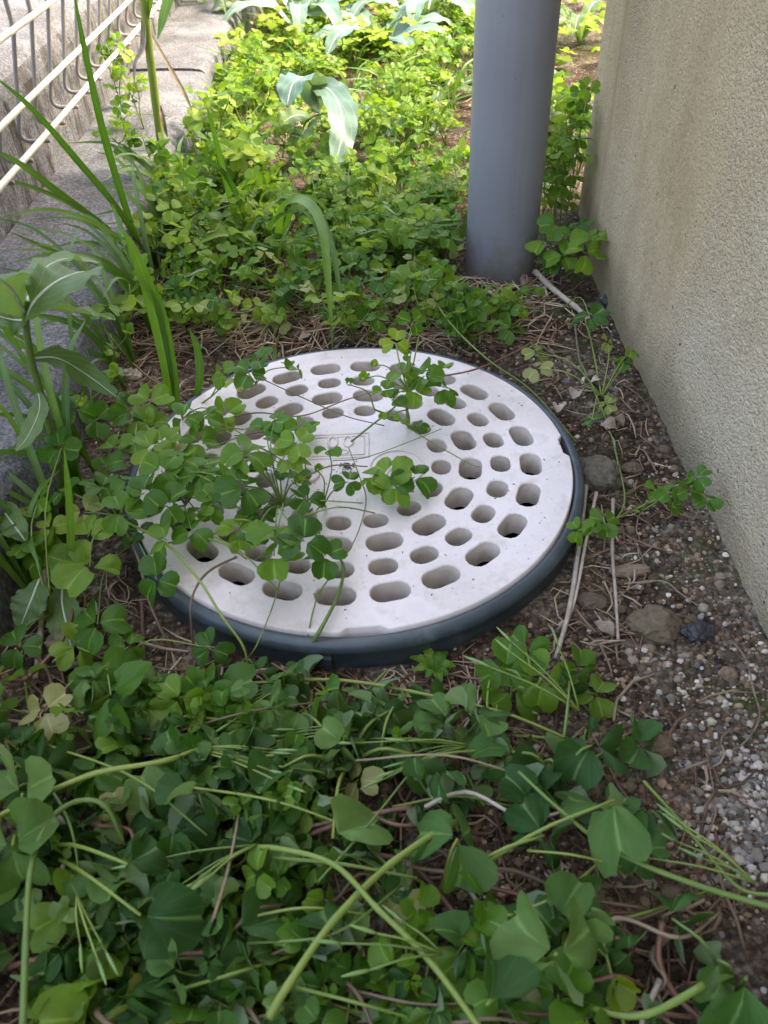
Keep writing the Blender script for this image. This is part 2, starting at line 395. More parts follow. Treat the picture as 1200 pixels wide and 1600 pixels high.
# ------------------------------------------------------------------ ground
def ground_h(x, y):
    v = Vector((x, y, 0))
    h = 0.007 * noise.noise(v * 9) + 0.004 * noise.noise(v * 31) + 0.0025 * noise.noise(v * 85)
    if x > 0.18 and y < 0.5: h += 0.03 * max(0, (x - 0.2)) * 1.0
    r = math.hypot(x, y)
    if r < 0.26: h = lerp(0.001 + 0.5 * h, h, max(0, min(1, (r - 0.205) / 0.055)))
    return h
def axis(lo, hi, step): return [lo + (hi - lo) * i / round((hi - lo) / step) for i in range(round((hi - lo) / step) + 1)]
xs = [-30, -8, -2, -0.8, -0.45] + axis(-0.32, 0.34, 0.005) + axis(0.38, 0.9, 0.04) + [1.5, 3, 8, 30]
ys = [-30, -8, -2, -1, -0.7] + axis(-0.5, 0.5, 0.005) + axis(0.52, 2.4, 0.02) + [3, 4, 8, 30]
g = MB()
nx = len(xs)
for y in ys:
    for x in xs: g.v.append(Vector((x, y, ground_h(x, y))))
for j in range(len(ys) - 1):
    for i in range(nx - 1):
        cx, cy = (xs[i] + xs[i + 1]) / 2, (ys[j] + ys[j + 1]) / 2
        if math.hypot(cx, cy) < 0.185: continue                     # the shaft under the drain cover
        a = j * nx + i; g.f.append((a, a + 1, a + nx + 1, a + nx))
ground = g.build('ground', M['soil']); tag(ground, kind='structure')
p = MB(); p.lathe([(0.196, -0.004), (0.196, -0.25), (0.0005, -0.25)], 48)
p.build('drain_shaft', M['pit'], ground)

def in_frame(p, pad=60):
    v = p - CAM; d = v.dot(_fw)
    if d < 0.05: return False
    x, y = 600 + FPX * v.dot(_rt) / d, 800 - FPX * v.dot(_up) / d
    return -pad < x < 1200 + pad and -pad < y < 1600 + pad
def to_px(p):
    v = p - CAM; d = v.dot(_fw)
    return 600 + FPX * v.dot(_rt) / d, 800 - FPX * v.dot(_up) / d

# ------------------------------------------------------------------ house wall
WX = 0.30
wall_line = [(WX, -6.0), (WX, 0.385), (WX + 0.0015, 0.40), (WX + 0.005, 0.415), (WX + 0.012, 0.46), (WX + 0.026, 0.585), (WX + 0.034, 0.605), (WX + 0.06, 0.615), (6, 0.62), (6, -6)]
def prism(name, poly, z0, z1, mat, parent=None, flare=0.0):
    b = MB(); n = len(poly)
    for z in (z0, z1):
        for x, y in poly: b.v.append(Vector((x, y, z)))
    for k in range(n): b.f.append((k, (k + 1) % n, n + (k + 1) % n, n + k))
    b.f.append(tuple(range(n - 1, -1, -1))); b.f.append(tuple(n + k for k in range(n)))
    return b.build(name, mat, parent, smooth=False)
house = prism('house_wall', wall_line, -0.3, 3.2, M['render'])
tag(house, 'beige sprayed render house wall with rounded stained end beside grey pipe', 'wall')

# ------------------------------------------------------------------ concrete kerb, wall and slab beyond the fence
def extrude_y(name, prof, y0, y1, mat, step=0.02, wob=0.0015, parent=None):
    b = MB(); n = len(prof); ysx = axis(y0, y1, step)
    for y in ysx:
        for x, z in prof:
            w = noise.noise(Vector((x * 20, y * 20, z * 20))) * wob
            b.v.append(Vector((x + w, y, z + w)))
    for i in range(len(ysx) - 1):
        for k in range(n):
            l = (k + 1) % n
            b.f.append((i * n + k, i * n + l, (i + 1) * n + l, (i + 1) * n + k))
    b.f.append(tuple(range(n))); e = (len(ysx) - 1) * n
    b.f.append(tuple(e + k for k in reversed(range(n))))
    return b.build(name, mat, parent, smooth=False)
kp = [(-0.268, -0.2), (-0.413, -0.2), (-0.413, 0.083), (-0.38, 0.0825), (-0.34, 0.081), (-0.30, 0.080), (-0.282, 0.078), (-0.275, 0.074), (-0.270, 0.066), (-0.268, 0.05), (-0.266, 0.02)]
k1 = extrude_y('concrete_kerb', kp, -1.2, 1.13, M['kerb'])
tag(k1, 'long rough grey concrete kerb beside the weeds and drain cover', 'kerb')
k2 = extrude_y('concrete_kerb', [(x - 0.003, z + (0.004 if z > 0 else 0)) for x, z in kp], 1.134, 3.2, M['kerb'])
tag(k2, 'raised far kerb block past the joint, at the top of the picture', 'kerb')
bw = extrude_y('concrete_wall', [(-0.416, -0.2), (-2.6, -0.2), (-2.6, 0.32), (-1.2, 0.27), (-0.6, 0.237), (-0.47, 0.228), (-0.436, 0.222), (-0.424, 0.212), (-0.418, 0.195), (-0.416, 0.12)], -1.2, 3.2, M['blockwall'])
tag(bw, 'low pale concrete wall with dark streaks behind the wire fence', 'wall')

# ------------------------------------------------------------------ wire fence
FX = -0.392
fence = thing('wire_fence', (FX, 0.6, 0.16), 'wire mesh fence with cream lit-toned rails and bent grey shade-toned bars above the kerb', 'fence')
fo = fence.location
def bar_mesh():
    b = MB()
    pts = [Vector((x, 0, z - 0.166)) for x, z in ((0.034, 0.80), (0.034, 0.45), (0.034, 0.31), (0.0335, 0.29), (0.0315, 0.278), (0.022, 0.244), (0.0095, 0.196))]
    for k in range(6):
        t = k / 5; pts.append(Vector(((1 - t) ** 2 * 0.006 + 2 * t * (1 - t) * -0.002 + t * t * 0.018, 0, (1 - t) ** 2 * 0.020 + 2 * t * (1 - t) * -0.001)))
    pts.append(Vector((0.036, 0, 0.0)))
    b.tube(pts, 0.0026, 7); return b.mesh('upright_bar', M['wire_shaded'])
bm_ = bar_mesh()
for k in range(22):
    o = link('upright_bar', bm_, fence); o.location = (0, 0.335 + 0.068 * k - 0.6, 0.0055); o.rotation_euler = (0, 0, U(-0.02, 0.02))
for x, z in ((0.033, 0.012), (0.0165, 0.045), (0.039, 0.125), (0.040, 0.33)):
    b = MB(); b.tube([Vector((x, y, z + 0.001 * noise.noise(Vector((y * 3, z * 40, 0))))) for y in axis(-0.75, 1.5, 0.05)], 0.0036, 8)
    b.build('rail', M['wire_lit'], fence)

# ------------------------------------------------------------------ drain ring and cover
R_LID, R_RING, ZT = 0.1905, 0.2025, 0.03
ring = MB()
ring.lathe([(0.1918, -0.02), (0.1918, 0.0255), (0.1924, 0.0272), (0.1945, 0.0276), (0.1975, 0.0270), (0.1998, 0.0252), (0.2010, 0.0222), (0.2013, 0.019), (0.2000, 0.0172), (0.1999, 0.006), (0.1998, -0.03), (0.1960, -0.03)], 128)
dr = ring.build('drain_ring', M['ring']); tag(dr, 'slate grey plastic ring rimming the white drain cover', 'drain ring')
def box(b, c, sx, sy, sz, rot=0.0):
    b0 = len(b.v)
    for dz in (-1, 1):
        for dx, dy in ((-1, -1), (1, -1), (1, 1), (-1, 1)):
            x, y = dx * sx / 2, dy * sy / 2
            b.v.append(Vector((c[0] + x * cos(rot) - y * sin(rot), c[1] + x * sin(rot) + y * cos(rot), c[2] + dz * sz / 2)))
    for f in ((0, 3, 2, 1), (4, 5, 6, 7), (0, 1, 5, 4), (1, 2, 6, 5), (2, 3, 7, 6), (3, 0, 4, 7)): b.f.append(tuple(b0 + k for k in f))
for a in (-95.5, 25, 145):
    b = MB(); box(b, (0.2012 * cos(radians(a)), 0.2012 * sin(radians(a)), 0.003), 0.0045, 0.006, 0.026, radians(a)); b.build('locating_rib', M['ring'], dr, smooth=False)

def stadium(cx, cy, ang, L, W, n=7, grow=0.0):
    L, W = L + 2 * grow, W + 2 * grow
    r = W / 2 * 0.96; h = L / 2 - r
    pts = []
    for k in range(n):
        a = -pi / 2 + pi * k / (n - 1); pts.append((h + r * cos(a), W / 2 / r * r * sin(a)))
    for k in range(n):
        a = pi / 2 + pi * k / (n - 1); pts.append((-h + r * cos(a), W / 2 / r * r * sin(a)))
    return [(cx + x * cos(ang) - y * sin(ang), cy + x * sin(ang) + y * cos(ang)) for x, y in pts]
H_ = 0.44
holes = []
for rad, cnt, off, L, W in ((0.3535 * H_, 24, 10.2, 0.0312, 0.0187), (0.2940 * H_, 24, 10.3, 0.0234, 0.0174), (0.2350 * H_, 16, 13.9, 0.0305, 0.0200), (0.1773 * H_, 16, 13.9, 0.0212, 0.0170)):
    for k in range(cnt):
        a = radians(off + 360 / cnt * k); holes.append((rad * cos(a), rad * sin(a), a + pi / 2, L, W))
bm = bmesh.new()
def loop(pts, z): return [bm.verts.new((x, y, z)) for x, y in pts]
def bridge(a, b_):
    n = len(a)
    for k in range(n): bm.faces.new((a[k], a[(k + 1) % n], b_[(k + 1) % n], b_[k])).smooth = True
def rim(R, n=240):
    out = []
    for k in range(n):
        a = 360.0 * k / n; a2 = a if a < 180 else a - 360
        notch = (-91.6 < a2 < -82.7) or (-1.0 < a2 < 7.1) or (118 < a2 < 127)
        r = R - (0.0045 if notch else 0.0)
        out.append((r * cos(radians(a)), r * sin(radians(a))))
    return out
top_loops = []
o1 = loop(rim(R_LID - 0.0010), ZT); o2 = loop(rim(R_LID), ZT - 0.0010); o3 = loop(rim(R_LID), ZT - 0.03)
bridge(o2, o1); bridge(o3, o2); top_loops.append(o1)
for h in holes:
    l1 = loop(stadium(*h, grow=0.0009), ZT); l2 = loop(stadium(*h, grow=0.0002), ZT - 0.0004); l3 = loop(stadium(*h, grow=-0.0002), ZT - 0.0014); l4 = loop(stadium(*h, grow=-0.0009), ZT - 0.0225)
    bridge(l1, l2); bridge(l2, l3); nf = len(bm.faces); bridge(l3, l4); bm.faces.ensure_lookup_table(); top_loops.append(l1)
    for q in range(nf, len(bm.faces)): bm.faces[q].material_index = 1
edges = []
for l in top_loops:
    for k in range(len(l)):
        e = bm.edges.get((l[k], l[(k + 1) % len(l)])); edges.append(e)
bmesh.ops.triangle_fill(bm, use_beauty=True, use_dissolve=False, edges=edges, normal=(0, 0, 1))
bmesh.ops.recalc_face_normals(bm, faces=bm.faces[:])
for f in bm.faces:
    f.smooth = not (abs(f.normal.z) > 0.99 and len(f.verts) == 3)
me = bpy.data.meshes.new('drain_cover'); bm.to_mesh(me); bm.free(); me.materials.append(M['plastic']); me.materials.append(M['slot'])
lid = link('drain_cover', me); tag(lid, 'round white plastic drain cover with rings of slots, weeds creeping over it', 'drain cover')
ET = ZT + 0.0004
def emb(name, fn, z=ET):
    b = MB(); fn(b); o = b.build(name, M['plastic'], lid); return o
def ring_path(cx, cy, rx, ry, rot=0, n=24, z=ET):
    return [Vector((cx + rx * cos(2 * pi * k / n) * cos(rot) - ry * sin(2 * pi * k / n) * sin(rot), cy + rx * cos(2 * pi * k / n) * sin(rot) + ry * sin(2 * pi * k / n) * cos(rot), z)) for k in range(n + 1)]
emb('boss', lambda b: (b.tube(ring_path(-0.039, -0.0158, 0.0085, 0.0085), 0.0022, 7)))
emb('emblem_circle', lambda b: b.tube(ring_path(0.0385, -0.0105, 0.0235, 0.0235, n=40), 0.0009, 6))
for k in range(5):
    a = radians(90 + 72 * k)
    emb('emblem_petal', lambda b: b.tube(ring_path(0.0385 + 0.0085 * cos(a), -0.0105 + 0.0085 * sin(a), 0.006, 0.0030, a, 16), 0.0007, 5))
def frame(b):
    x0, x1, y0, y1 = -0.048, 0.0145, 0.006, 0.041
    for d in (0, 0.004):
        c = [(x0 + d, y0 + d), (x1 - d, y0 + d), (x1 - d, y1 - d), (x0 + d, y1 - d), (x0 + d, y0 + d)]
        for q, w in zip(c, c[1:]): b.tube([Vector((*q, ET - .0004)), Vector((*w, ET - .0004))], 0.0008, 6)
emb('lettering_frame', frame)
emb('letter', lambda b: b.tube(ring_path(-0.018, 0.0295, 0.0042, 0.0075, 0.0), 0.0011, 6))
emb('letter', lambda b: b.tube(ring_path(-0.004, 0.0295, 0.0042, 0.0075, 0.0), 0.0011, 6))
emb('letter', lambda b: b.tube(ring_path(-0.012, 0.0145, 0.0075, 0.0042, 0.0), 0.0011, 6))
b = MB()
for k in range(210):                                                   # soil crumbs washed onto the cover
    if k < 90: p = at_z(random.gauss(470, 40), random.gauss(765, 25), ZT)
    else:
        a, r_ = U(0, 6.28), 0.185 * rnd() ** 0.5; p = Vector((r_ * cos(a), r_ * sin(a), ZT))
    if math.hypot(p.x, p.y) > 0.187: continue
    if any(abs((p.x - h[0]) * cos(h[2]) + (p.y - h[1]) * sin(h[2])) < h[3] / 2 and abs(-(p.x - h[0]) * sin(h[2]) + (p.y - h[1]) * cos(h[2])) < h[4] / 2 for h in holes): continue
    d = Vector((U(-1, 1), U(-1, 1), 0)).normalized() * U(0.0004, 0.0014); t_ = U(.5, 1.3)
    b.tube([p - d, p + Vector((0, 0, .0003)), p + d], [.0002, U(.0003, .0006), .0002], 4, tone=(.10 * t_, .07 * t_, .045 * t_))
tag(b.build('soil_crumbs', M['fibre']), 'brown soil crumbs sprinkled over the white cover', kind='stuff')
b = MB()                                                               # crumb of dark dirt on the cover
for k in range(26):
    p = at_z(543, 729, ZT + U(0, 0.005)) + Vector((random.gauss(0, 0.003), random.gauss(0, 0.003), 0))
    d = Vector((U(-1, 1), U(-1, 1), U(-0.3, 0.6))).normalized() * U(0.001, 0.003)
    b.tube([p - d, p, p + d], [0.0004, 0.0007, 0.0003], 4)
dc = b.build('dirt_crumb', M['char']); tag(dc, 'small dark dried dirt crumb lying on the middle of the white cover', 'dirt')

# ------------------------------------------------------------------ downpipe
b = MB(); PC = Vector((0.190, 0.425, 0)); PR = 0.0445
b.lathe([(PR, -0.06), (PR, 0.0), (PR, 0.05), (PR, 1.2), (PR, 3.1), (PR - 0.004, 3.1), (PR - 0.004, -0.06)], 64)
dp = b.build('drainpipe', M['pvc']); dp.location = PC
tag(dp, 'upright grey plastic drainpipe standing in the soil near the house wall', 'pipe')

# ------------------------------------------------------------------ leaf meshes (shared by all leaf parts)
HEART = [(0, .74), (.12, .85), (.26, .97), (.42, 1.0), (.6, .93), (.8, .74), (1, .46)]
def leaflet(b, L, ang, fold, droop, elev, curl=0.0, stalk=0.002, asym=0.0):
    b0 = len(b.v); nA, rows = 11, (0.0, 0.28, 0.55, 0.8, 1.0)
    pm = radians(68); ph0 = U(0, 9)
    for s in rows:
        for i in range(nA):
            a = -1 + 2 * i / (nA - 1)
            r = L * interp(HEART, abs(a)) * (1 + asym * a) * s
            x, y = r * sin(a * pm), r * cos(a * pm)
            z = fold * abs(x) - droop * y * y / L + curl * L * 0.12 * sin(ph0 + 5 * a + 3 * s) * s
            y2, z2 = y * cos(elev) - z * sin(elev), y * sin(elev) + z * cos(elev)
            y2 += stalk
            b.v.append(Vector((x * cos(ang) - y2 * sin(ang), x * sin(ang) + y2 * cos(ang), z2)))
            b.uv.append((0.5 + 0.5 * a, s))
    for j in range(len(rows) - 1):
        for i in range(nA - 1):
            q = b0 + j * nA + i
            if j == 0: b.f.append((q, q + nA + 1, q + nA))
            else: b.f.append((q, q + 1, q + nA + 1, q + nA))
LEAVES = {}
def leaf_meshes(key, mat, n, L, foldr, droopr, elevr, curl, missing=0.0):
    out = []
    for k in range(n):
        b = MB(); b.uv = []
        a0 = 0
        for q in range(3):
            if missing and rnd() < missing: continue
            leaflet(b, L * U(0.85, 1.1), radians(120 * q) + U(-0.22, 0.22), U(*foldr), U(*droopr), radians(U(*elevr)), curl * U(0.5, 1.3), asym=U(-0.08, 0.08))
        if not b.v: leaflet(b, L, 0, 0.2, 0.2, 0)
        out.append(b.mesh(key, M[mat]))
    LEAVES[key] = out
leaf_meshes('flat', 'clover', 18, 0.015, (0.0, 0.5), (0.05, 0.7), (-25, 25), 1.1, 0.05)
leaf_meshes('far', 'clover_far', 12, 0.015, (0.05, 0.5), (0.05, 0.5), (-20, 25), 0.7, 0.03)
leaf_meshes('wilt', 'clover_wilt', 24, 0.015, (-0.25, 1.0), (0.1, 1.1), (-80, 25), 2.0, 0.2)
leaf_meshes('young', 'clover_far', 5, 0.009, (0.5, 1.1), (0.0, 0.3), (20, 60), 0.3)
leaf_meshes('yellow', 'clover_pale', 5, 0.014, (0.0, 0.4), (0.1, 0.6), (-30, 10), 1.0, 0.15)

def add_leaf(root, p, key, scale, nrm, spin=None):
    o = link('leaf', random.choice(LEAVES[key]), root)
    n = nrm.normalized()
    q = Vector((0, 0, 1)).rotation_difference(n)
    o.rotation_mode = 'QUATERNION'
    o.rotation_quaternion = q @ Vector((0, 0, 1)).rotation_difference(Vector((0, 0, 1))) @ Matrix.Rotation(spin if spin is not None else U(0, 2 * pi), 3, 'Z').to_quaternion()
    o.location = p - root.location
    o.scale = (scale,) * 3
    return o

def blocked(p, m=0.012, lid_clear=True):
    if p.x > WX - m and p.y < 0.40 + m: return True
    if p.x > WX + (p.y - 0.4) * 0.15 - m and 0.38 < p.y < 0.63: return True
    if math.hypot(p.x - PC.x, p.y - PC.y) < PR + m: return True
    if p.x < -0.262 and p.z < 0.095: return True
    if p.x < -0.40 and p.z < 0.24: return True
    if p.z < ground_h(p.x, p.y) + 0.004: return True
    if math.hypot(p.x, p.y) < 0.206 + m * 0.6 and (lid_clear or p.z < 0.034): return True
    return False

def clover(loc, label, group, key='flat', stems=2, h=0.07, spread=0.05, nodes=3, size=1.0, pet=(0.02, 0.05), lid_clear=True, guard=None, tilt=0.45, young=0.15, yellow=0.03, rs=0.0011, smat='stem', name='clover_plant', lean=None):
    root = thing(name, loc, label, 'clover', group)
    b = MB(); cnt = 0
    for s in range(stems):
        az = U(0, 2 * pi); reach = spread * U(0.4, 1.2); hh = h * U(0.55, 1.15)
        d = Vector((cos(az), sin(az), 0)) * reach + (lean if lean else Vector())
        pts = spline([Vector((0, 0, -0.004)), d * 0.25 + Vector((0, 0, hh * 0.45)), d * 0.7 + Vector((U(-.006, .006), U(-.006, .006), hh * 0.8)), d + Vector((0, 0, hh))], 3)
        if any(blocked(loc + q, 0.004, lid_clear) for q in pts[3:]): continue
        b.tube(pts, taper(len(pts), rs, rs * 0.6), 5)
        for k in range(nodes):
            t = lerp(0.25, 1.0, (k + rnd() * 0.8) / nodes); q = pts[min(len(pts) - 1, int(t * (len(pts) - 1)))]
            for m_ in range(1 if t < 0.8 else 2):
                pa = U(0, 2 * pi); el = radians(U(25, 80)); pl = U(*pet)
                e = q + Vector((cos(pa) * cos(el), sin(pa) * cos(el), sin(el))) * pl
                w = loc + e
                if blocked(w, 0.013 * size, lid_clear) or (guard and guard(w)): continue
                mid = (q + e) / 2 + Vector((cos(pa), sin(pa), 0)) * pl * 0.12
                b.tube(spline([q, mid, e], 2), taper(5, rs * 0.55, rs * 0.4), 4, cap=False)
                n = Vector((random.gauss(0, tilt), random.gauss(0, tilt) - 0.1, 1))
                kk = 'young' if rnd() < young else ('yellow' if rnd() < yellow else key)
                add_leaf(root, w, kk, size * U(0.65, 1.2), n); cnt += 1
    if not cnt:
        for c_ in list(root.children): bpy.data.objects.remove(c_)
        bpy.data.objects.remove(root); return None
    b.build('stem', M[smat], root)
    return root

# ------------------------------------------------------------------ stems and blades
def runner(name, pts, r0, r1, mat, label, cat, group=None, n=7, seg=6, knots=0.0):
    sp = spline(pts, seg)
    base = sp[0].copy(); b = MB()
    rr = taper(len(sp), r0, r1)
    if knots: rr = [r * (1 + knots * (1 if i % seg == 0 else 0) + 0.12 * noise.noise(Vector((i * 0.9, r0 * 9000, 0)))) for i, r in enumerate(rr)]
    b.tube([q - base for q in sp], rr, n)
    o = b.build(name, M[mat]); o.location = base
    return tag(o, label, cat, group), sp

def blade_mesh(name, pts, width, mat, face, fold=0.25, seg=6, cols=5, serr=0.0, prof=None, wave=0.0, lobes=0):
    """leaf blade along a midrib; prof maps 0..1 along it to half-width share"""
    sp = spline(pts, seg); b = MB(); b.uv = []; n = len(sp)
    prof = prof or [(0, .45), (.15, .8), (.45, 1.0), (.75, .75), (.93, .3), (1, .02)]
    half = cols // 2; ph = U(0, 9)
    for i, p in enumerate(sp):
        t = (sp[min(i + 1, n - 1)] - sp[max(i - 1, 0)]).normalized()
        s = t.cross(face).normalized(); nn = s.cross(t).normalized()
        u = i / (n - 1); w = width * interp(prof, u)
        if serr: w *= 1 + serr * (1 if i % 2 else -1) * (0.6 + 0.4 * sin(i * 2.3))
        if lobes: w *= 0.72 + 0.28 * sin(u * lobes * 2 * pi)
        for c_ in range(-half, half + 1):
            a = c_ / half
            b.v.append(p + s * (w * a) + nn * (fold * w * abs(a) + wave * w * sin(ph + i * 1.1 + a * 2.0) * abs(a)))
            b.uv.append((0.5 + 0.5 * a, u))
    k = 2 * half + 1
    for i in range(n - 1):
        for c_ in range(k - 1):
            q = i * k + c_; b.f.append((q, q + 1, q + k + 1, q + k))
    return b
def blade(parent, name, pts, width, mat, face=Vector((0, -0.6, 0.8)), **kw):
    b = blade_mesh(name, [q - parent.location for q in pts], width, mat, face, **kw)
    return b.build(name, M[mat], parent)
GRASSP = [(0, .55), (.2, .9), (.5, 1.0), (.8, .65), (1, .04)]

# ------------------------------------------------------------------ hero clover over the drain cover
def zl(h): return ZT + h
def hero(root_p, label, leaves, key='flat', nodes=None, stem_r=0.0012, size=1.0, trunk=None, tilt=0.35):
    root = thing('clover_plant', root_p, label, 'clover', 'clover plants around the drain cover')
    b = MB()
    if trunk:
        sp = spline(trunk, 5); b.tube([q - root_p for q in sp], taper(len(sp), stem_r * 1.3, stem_r * 0.8), 6)
    src = nodes or [root_p]
    for q in src:
        d = q - root_p
        if d.length > 0.002:
            sp = spline([Vector(), d * 0.5 + Vector((U(-.004, .004), U(-.004, .004), 0.002)), d], 3); b.tube(sp, taper(len(sp), stem_r, stem_r * 0.8), 6)
    for L in leaves:
        px, py, h, sc = L[:4]
        p = at_z(px, py, zl(h))
        q = min(src, key=lambda s: (s - p).length)
        d = p - q
        mid = q + d * 0.5 + Vector((0, 0, 0.18 * d.length)) + Vector((U(-.006, .006), U(-.006, .006), 0))
        sp = spline([q - root_p, mid - root_p, p - root_p - Vector((0, 0, 0.0005))], 4)
        b.tube(sp, taper(len(sp), stem_r * 0.62, stem_r * 0.42), 5)
        n = Vector((random.gauss(0, tilt), random.gauss(0, tilt) - 0.25, 1))
        kk = L[4] if len(L) > 4 else key
        add_leaf(root, p, kk, sc * size * 0.9, n)
    b.build('stem', M['stem'], root); return root

nd = [at_z(482, 800, zl(0.004)), at_z(505, 790, zl(0.012)), at_z(440, 790, zl(0.02))]
hero(at_z(500, 800, 0.012), 'clover clump growing up through slots at the middle of the cover', [
    (452, 713, .05, 1.25), (463, 690, .06, 1.1), (513, 702, .05, .8), (424, 735, .04, 1.2), (385, 707, .06, 1.45), (413, 670, .055, 1.1), (428, 658, .06, 1.0), (543, 752, .03, .85), (477, 780, .03, 1.1),
    (433, 830, .05, 1.5), (475, 845, .05, 1.45), (428, 868, .04, 1.4), (508, 868, .035, 1.15), (470, 665, .02, 1.3), (382, 762, .05, 1.4), (497, 735, .03, .6, 'young'), (470, 752, .03, .6, 'young'), (405, 800, .03, 1.1), (395, 840, .04, 1.2), (440, 690, .03, 1.2), (360, 730, .05, 1.3), (455, 750, .02, 1.2), (370, 830, .03, 1.1)], nodes=nd)
nd = [at_z(637, 665, zl(0.006)), at_z(636, 640, zl(0.030)), at_z(637, 610, zl(0.052)), at_z(585, 640, zl(0.015))]
hero(at_z(637, 668, 0.02), 'upright clover shoot standing through the far slots of the cover', [
    (618, 535, .085, .95, 'far'), (645, 503, .10, .9, 'far'), (628, 582, .07, 1.0, 'far'), (663, 587, .06, 1.25), (694, 605, .05, 1.3), (612, 625, .045, 1.0), (567, 593, .06, .8, 'young'), (545, 600, .05, .7, 'young'), (650, 610, .05, 1.0), (690, 578, .055, .9), (640, 555, .085, .7, 'young'), (655, 520, .09, .7, 'young'), (585, 570, .06, .6, 'young'), (600, 610, .05, .8, 'far'), (628, 655, .015, .6), (655, 665, .008, .55), (600, 655, .02, .7, 'young')],
    nodes=nd, trunk=[at_z(637, 668, 0.02), at_z(636, 630, zl(0.035)), at_z(640, 560, zl(0.085))])
hero(at_z(618, 800, 0.012), 'low flat clover leaves resting right of the centre of the cover', [(605, 742, .022, 1.5), (648, 745, .02, 1.45), (580, 750, .02, 1.0), (617, 760, .018, 1.3), (600, 785, .01, .5, 'young')], nodes=[at_z(612, 775, zl(0.006))])
hero(at_z(196, 812, 0.01), 'leggy clover with long pale stems at the near rim of the cover', [
    (137, 838, .03, 1.5), (140, 885, .03, 1.7), (152, 975, .01, 1.5), (260, 843, .03, 1.3), (245, 905, .02, 1.3), (190, 800, .045, 1.3), (225, 770, .05, 1.4), (252, 735, .05, 1.35), (285, 718, .05, 1.3), (311, 742, .045, 1.3), (335, 785, .035, 1.2), (300, 830, .03, 1.2), (262, 790, .04, 1.3), (200, 752, .05, 1.2), (160, 760, .045, 1.2), (100, 765, .04, 1.2), (330, 735, .04, 1.2), (341, 762, .04, 1.2), (215, 830, .02, 1.2), (130, 800, .03, 1.2, 'yellow'), (285, 760, .03, 1.2), (235, 700, .05, 1.2), (310, 800, .03, 1.1)],
    nodes=[at_z(187, 812, 0.05), at_z(215, 845, 0.03), at_z(240, 800, 0.035), at_z(290, 790, 0.036)])
hero(at_z(285, 660, 0.004), 'broad clover at the far left rim of the cover under grass blades', [
    (233, 630, .045, 1.5), (233, 660, .035, 1.4), (205, 645, .04, 1.3), (287, 652, .04, 1.3), (322, 650, .035, 1.1), (353, 648, .02, 1.4), (347, 583, .03, 1.1), (389, 583, .05, 1.2), (404, 562, .055, 1.1), (370, 596, .03, 1.0, 'yellow'), (255, 690, .04, 1.3), (210, 690, .04, 1.2), (180, 700, .04, 1.3), (150, 655, .045, 1.3), (120, 640, .05, 1.2), (180, 615, .035, 1.1), (460, 572, .03, 1.1), (310, 690, .03, 1.3), (165, 730, .03, 1.2), (270, 710, .03, 1.1, 'yellow')],
    nodes=[at_z(285, 655, 0.03), at_z(330, 620, 0.036), at_z(210, 680, 0.03), at_z(400, 600, 0.036)])
hero(at_z(60, 900, 0.004), 'low clover between the kerb and the near rim of the cover', [(95, 700, .06, 1.2), (60, 780, .03, 1.2), (30, 1010, .0, 1.2), (173, 1085, .015, 2.0), (70, 1110, .01, 1.5, 'yellow'), (120, 1010, .0, 1.3), (330, 1012, .0, 1.1), (200, 1010, .0, 1.0)], nodes=[at_z(80, 960, 0.015), at_z(180, 1040, 0.01)])
hero(at_z(905, 470, 0.0), 'small clover with yellowing leaves at the foot of the house wall', [(922, 495, .01, 1.6), (950, 535, .0, .8, 'yellow'), (985, 548, .0, .9), (975, 565, -.01, .8), (838, 550, .0, 1.1, 'yellow'), (840, 575, -.005, 1.2, 'yellow'), (948, 632, .0, .8, 'yellow'), (925, 655, .0, .7)], nodes=[at_z(880, 480, 0.012), at_z(940, 620, 0.01)])
hero(at_z(985, 800, 0.0), 'small bright clover sprig on bare soil against the house wall', [(1025, 765, .0, .7, 'far'), (1050, 790, .0, .7, 'far'), (1090, 745, .03, .8), (1105, 780, .015, .8), (1045, 770, .02, .8), (925, 820, .008, 1.0, 'far'), (905, 828, .006, .9, 'far'), (945, 815, .01, .9, 'far'), (1075, 765, .02, .8, 'far')], nodes=[at_z(1000, 800, 0.012), at_z(1060, 775, 0.02), at_z(940, 830, 0.02)])
hero(at_z(765, 480, 0.0), 'dark clover clump leaning on the foot of the drainpipe', [(722, 480, .0, 1.3), (755, 452, .01, 1.4), (785, 478, .0, 1.2), (735, 465, .005, 1.2), (790, 485, -.005, .9, 'yellow'), (705, 460, .005, 1.2)], nodes=[at_z(762, 470, 0.01)])
hero(at_z(870, 420, 0.0), 'glossy clover in the gap between drainpipe and house wall', [(850, 375, .03, 1.7), (870, 352, .05, 1.5), (915, 395, .03, 1.9), (925, 370, .04, 1.6), (880, 400, .02, 1.5), (905, 350, .04, 1.2), (860, 410, .01, 1.4)], nodes=[at_z(872, 400, 0.03)])

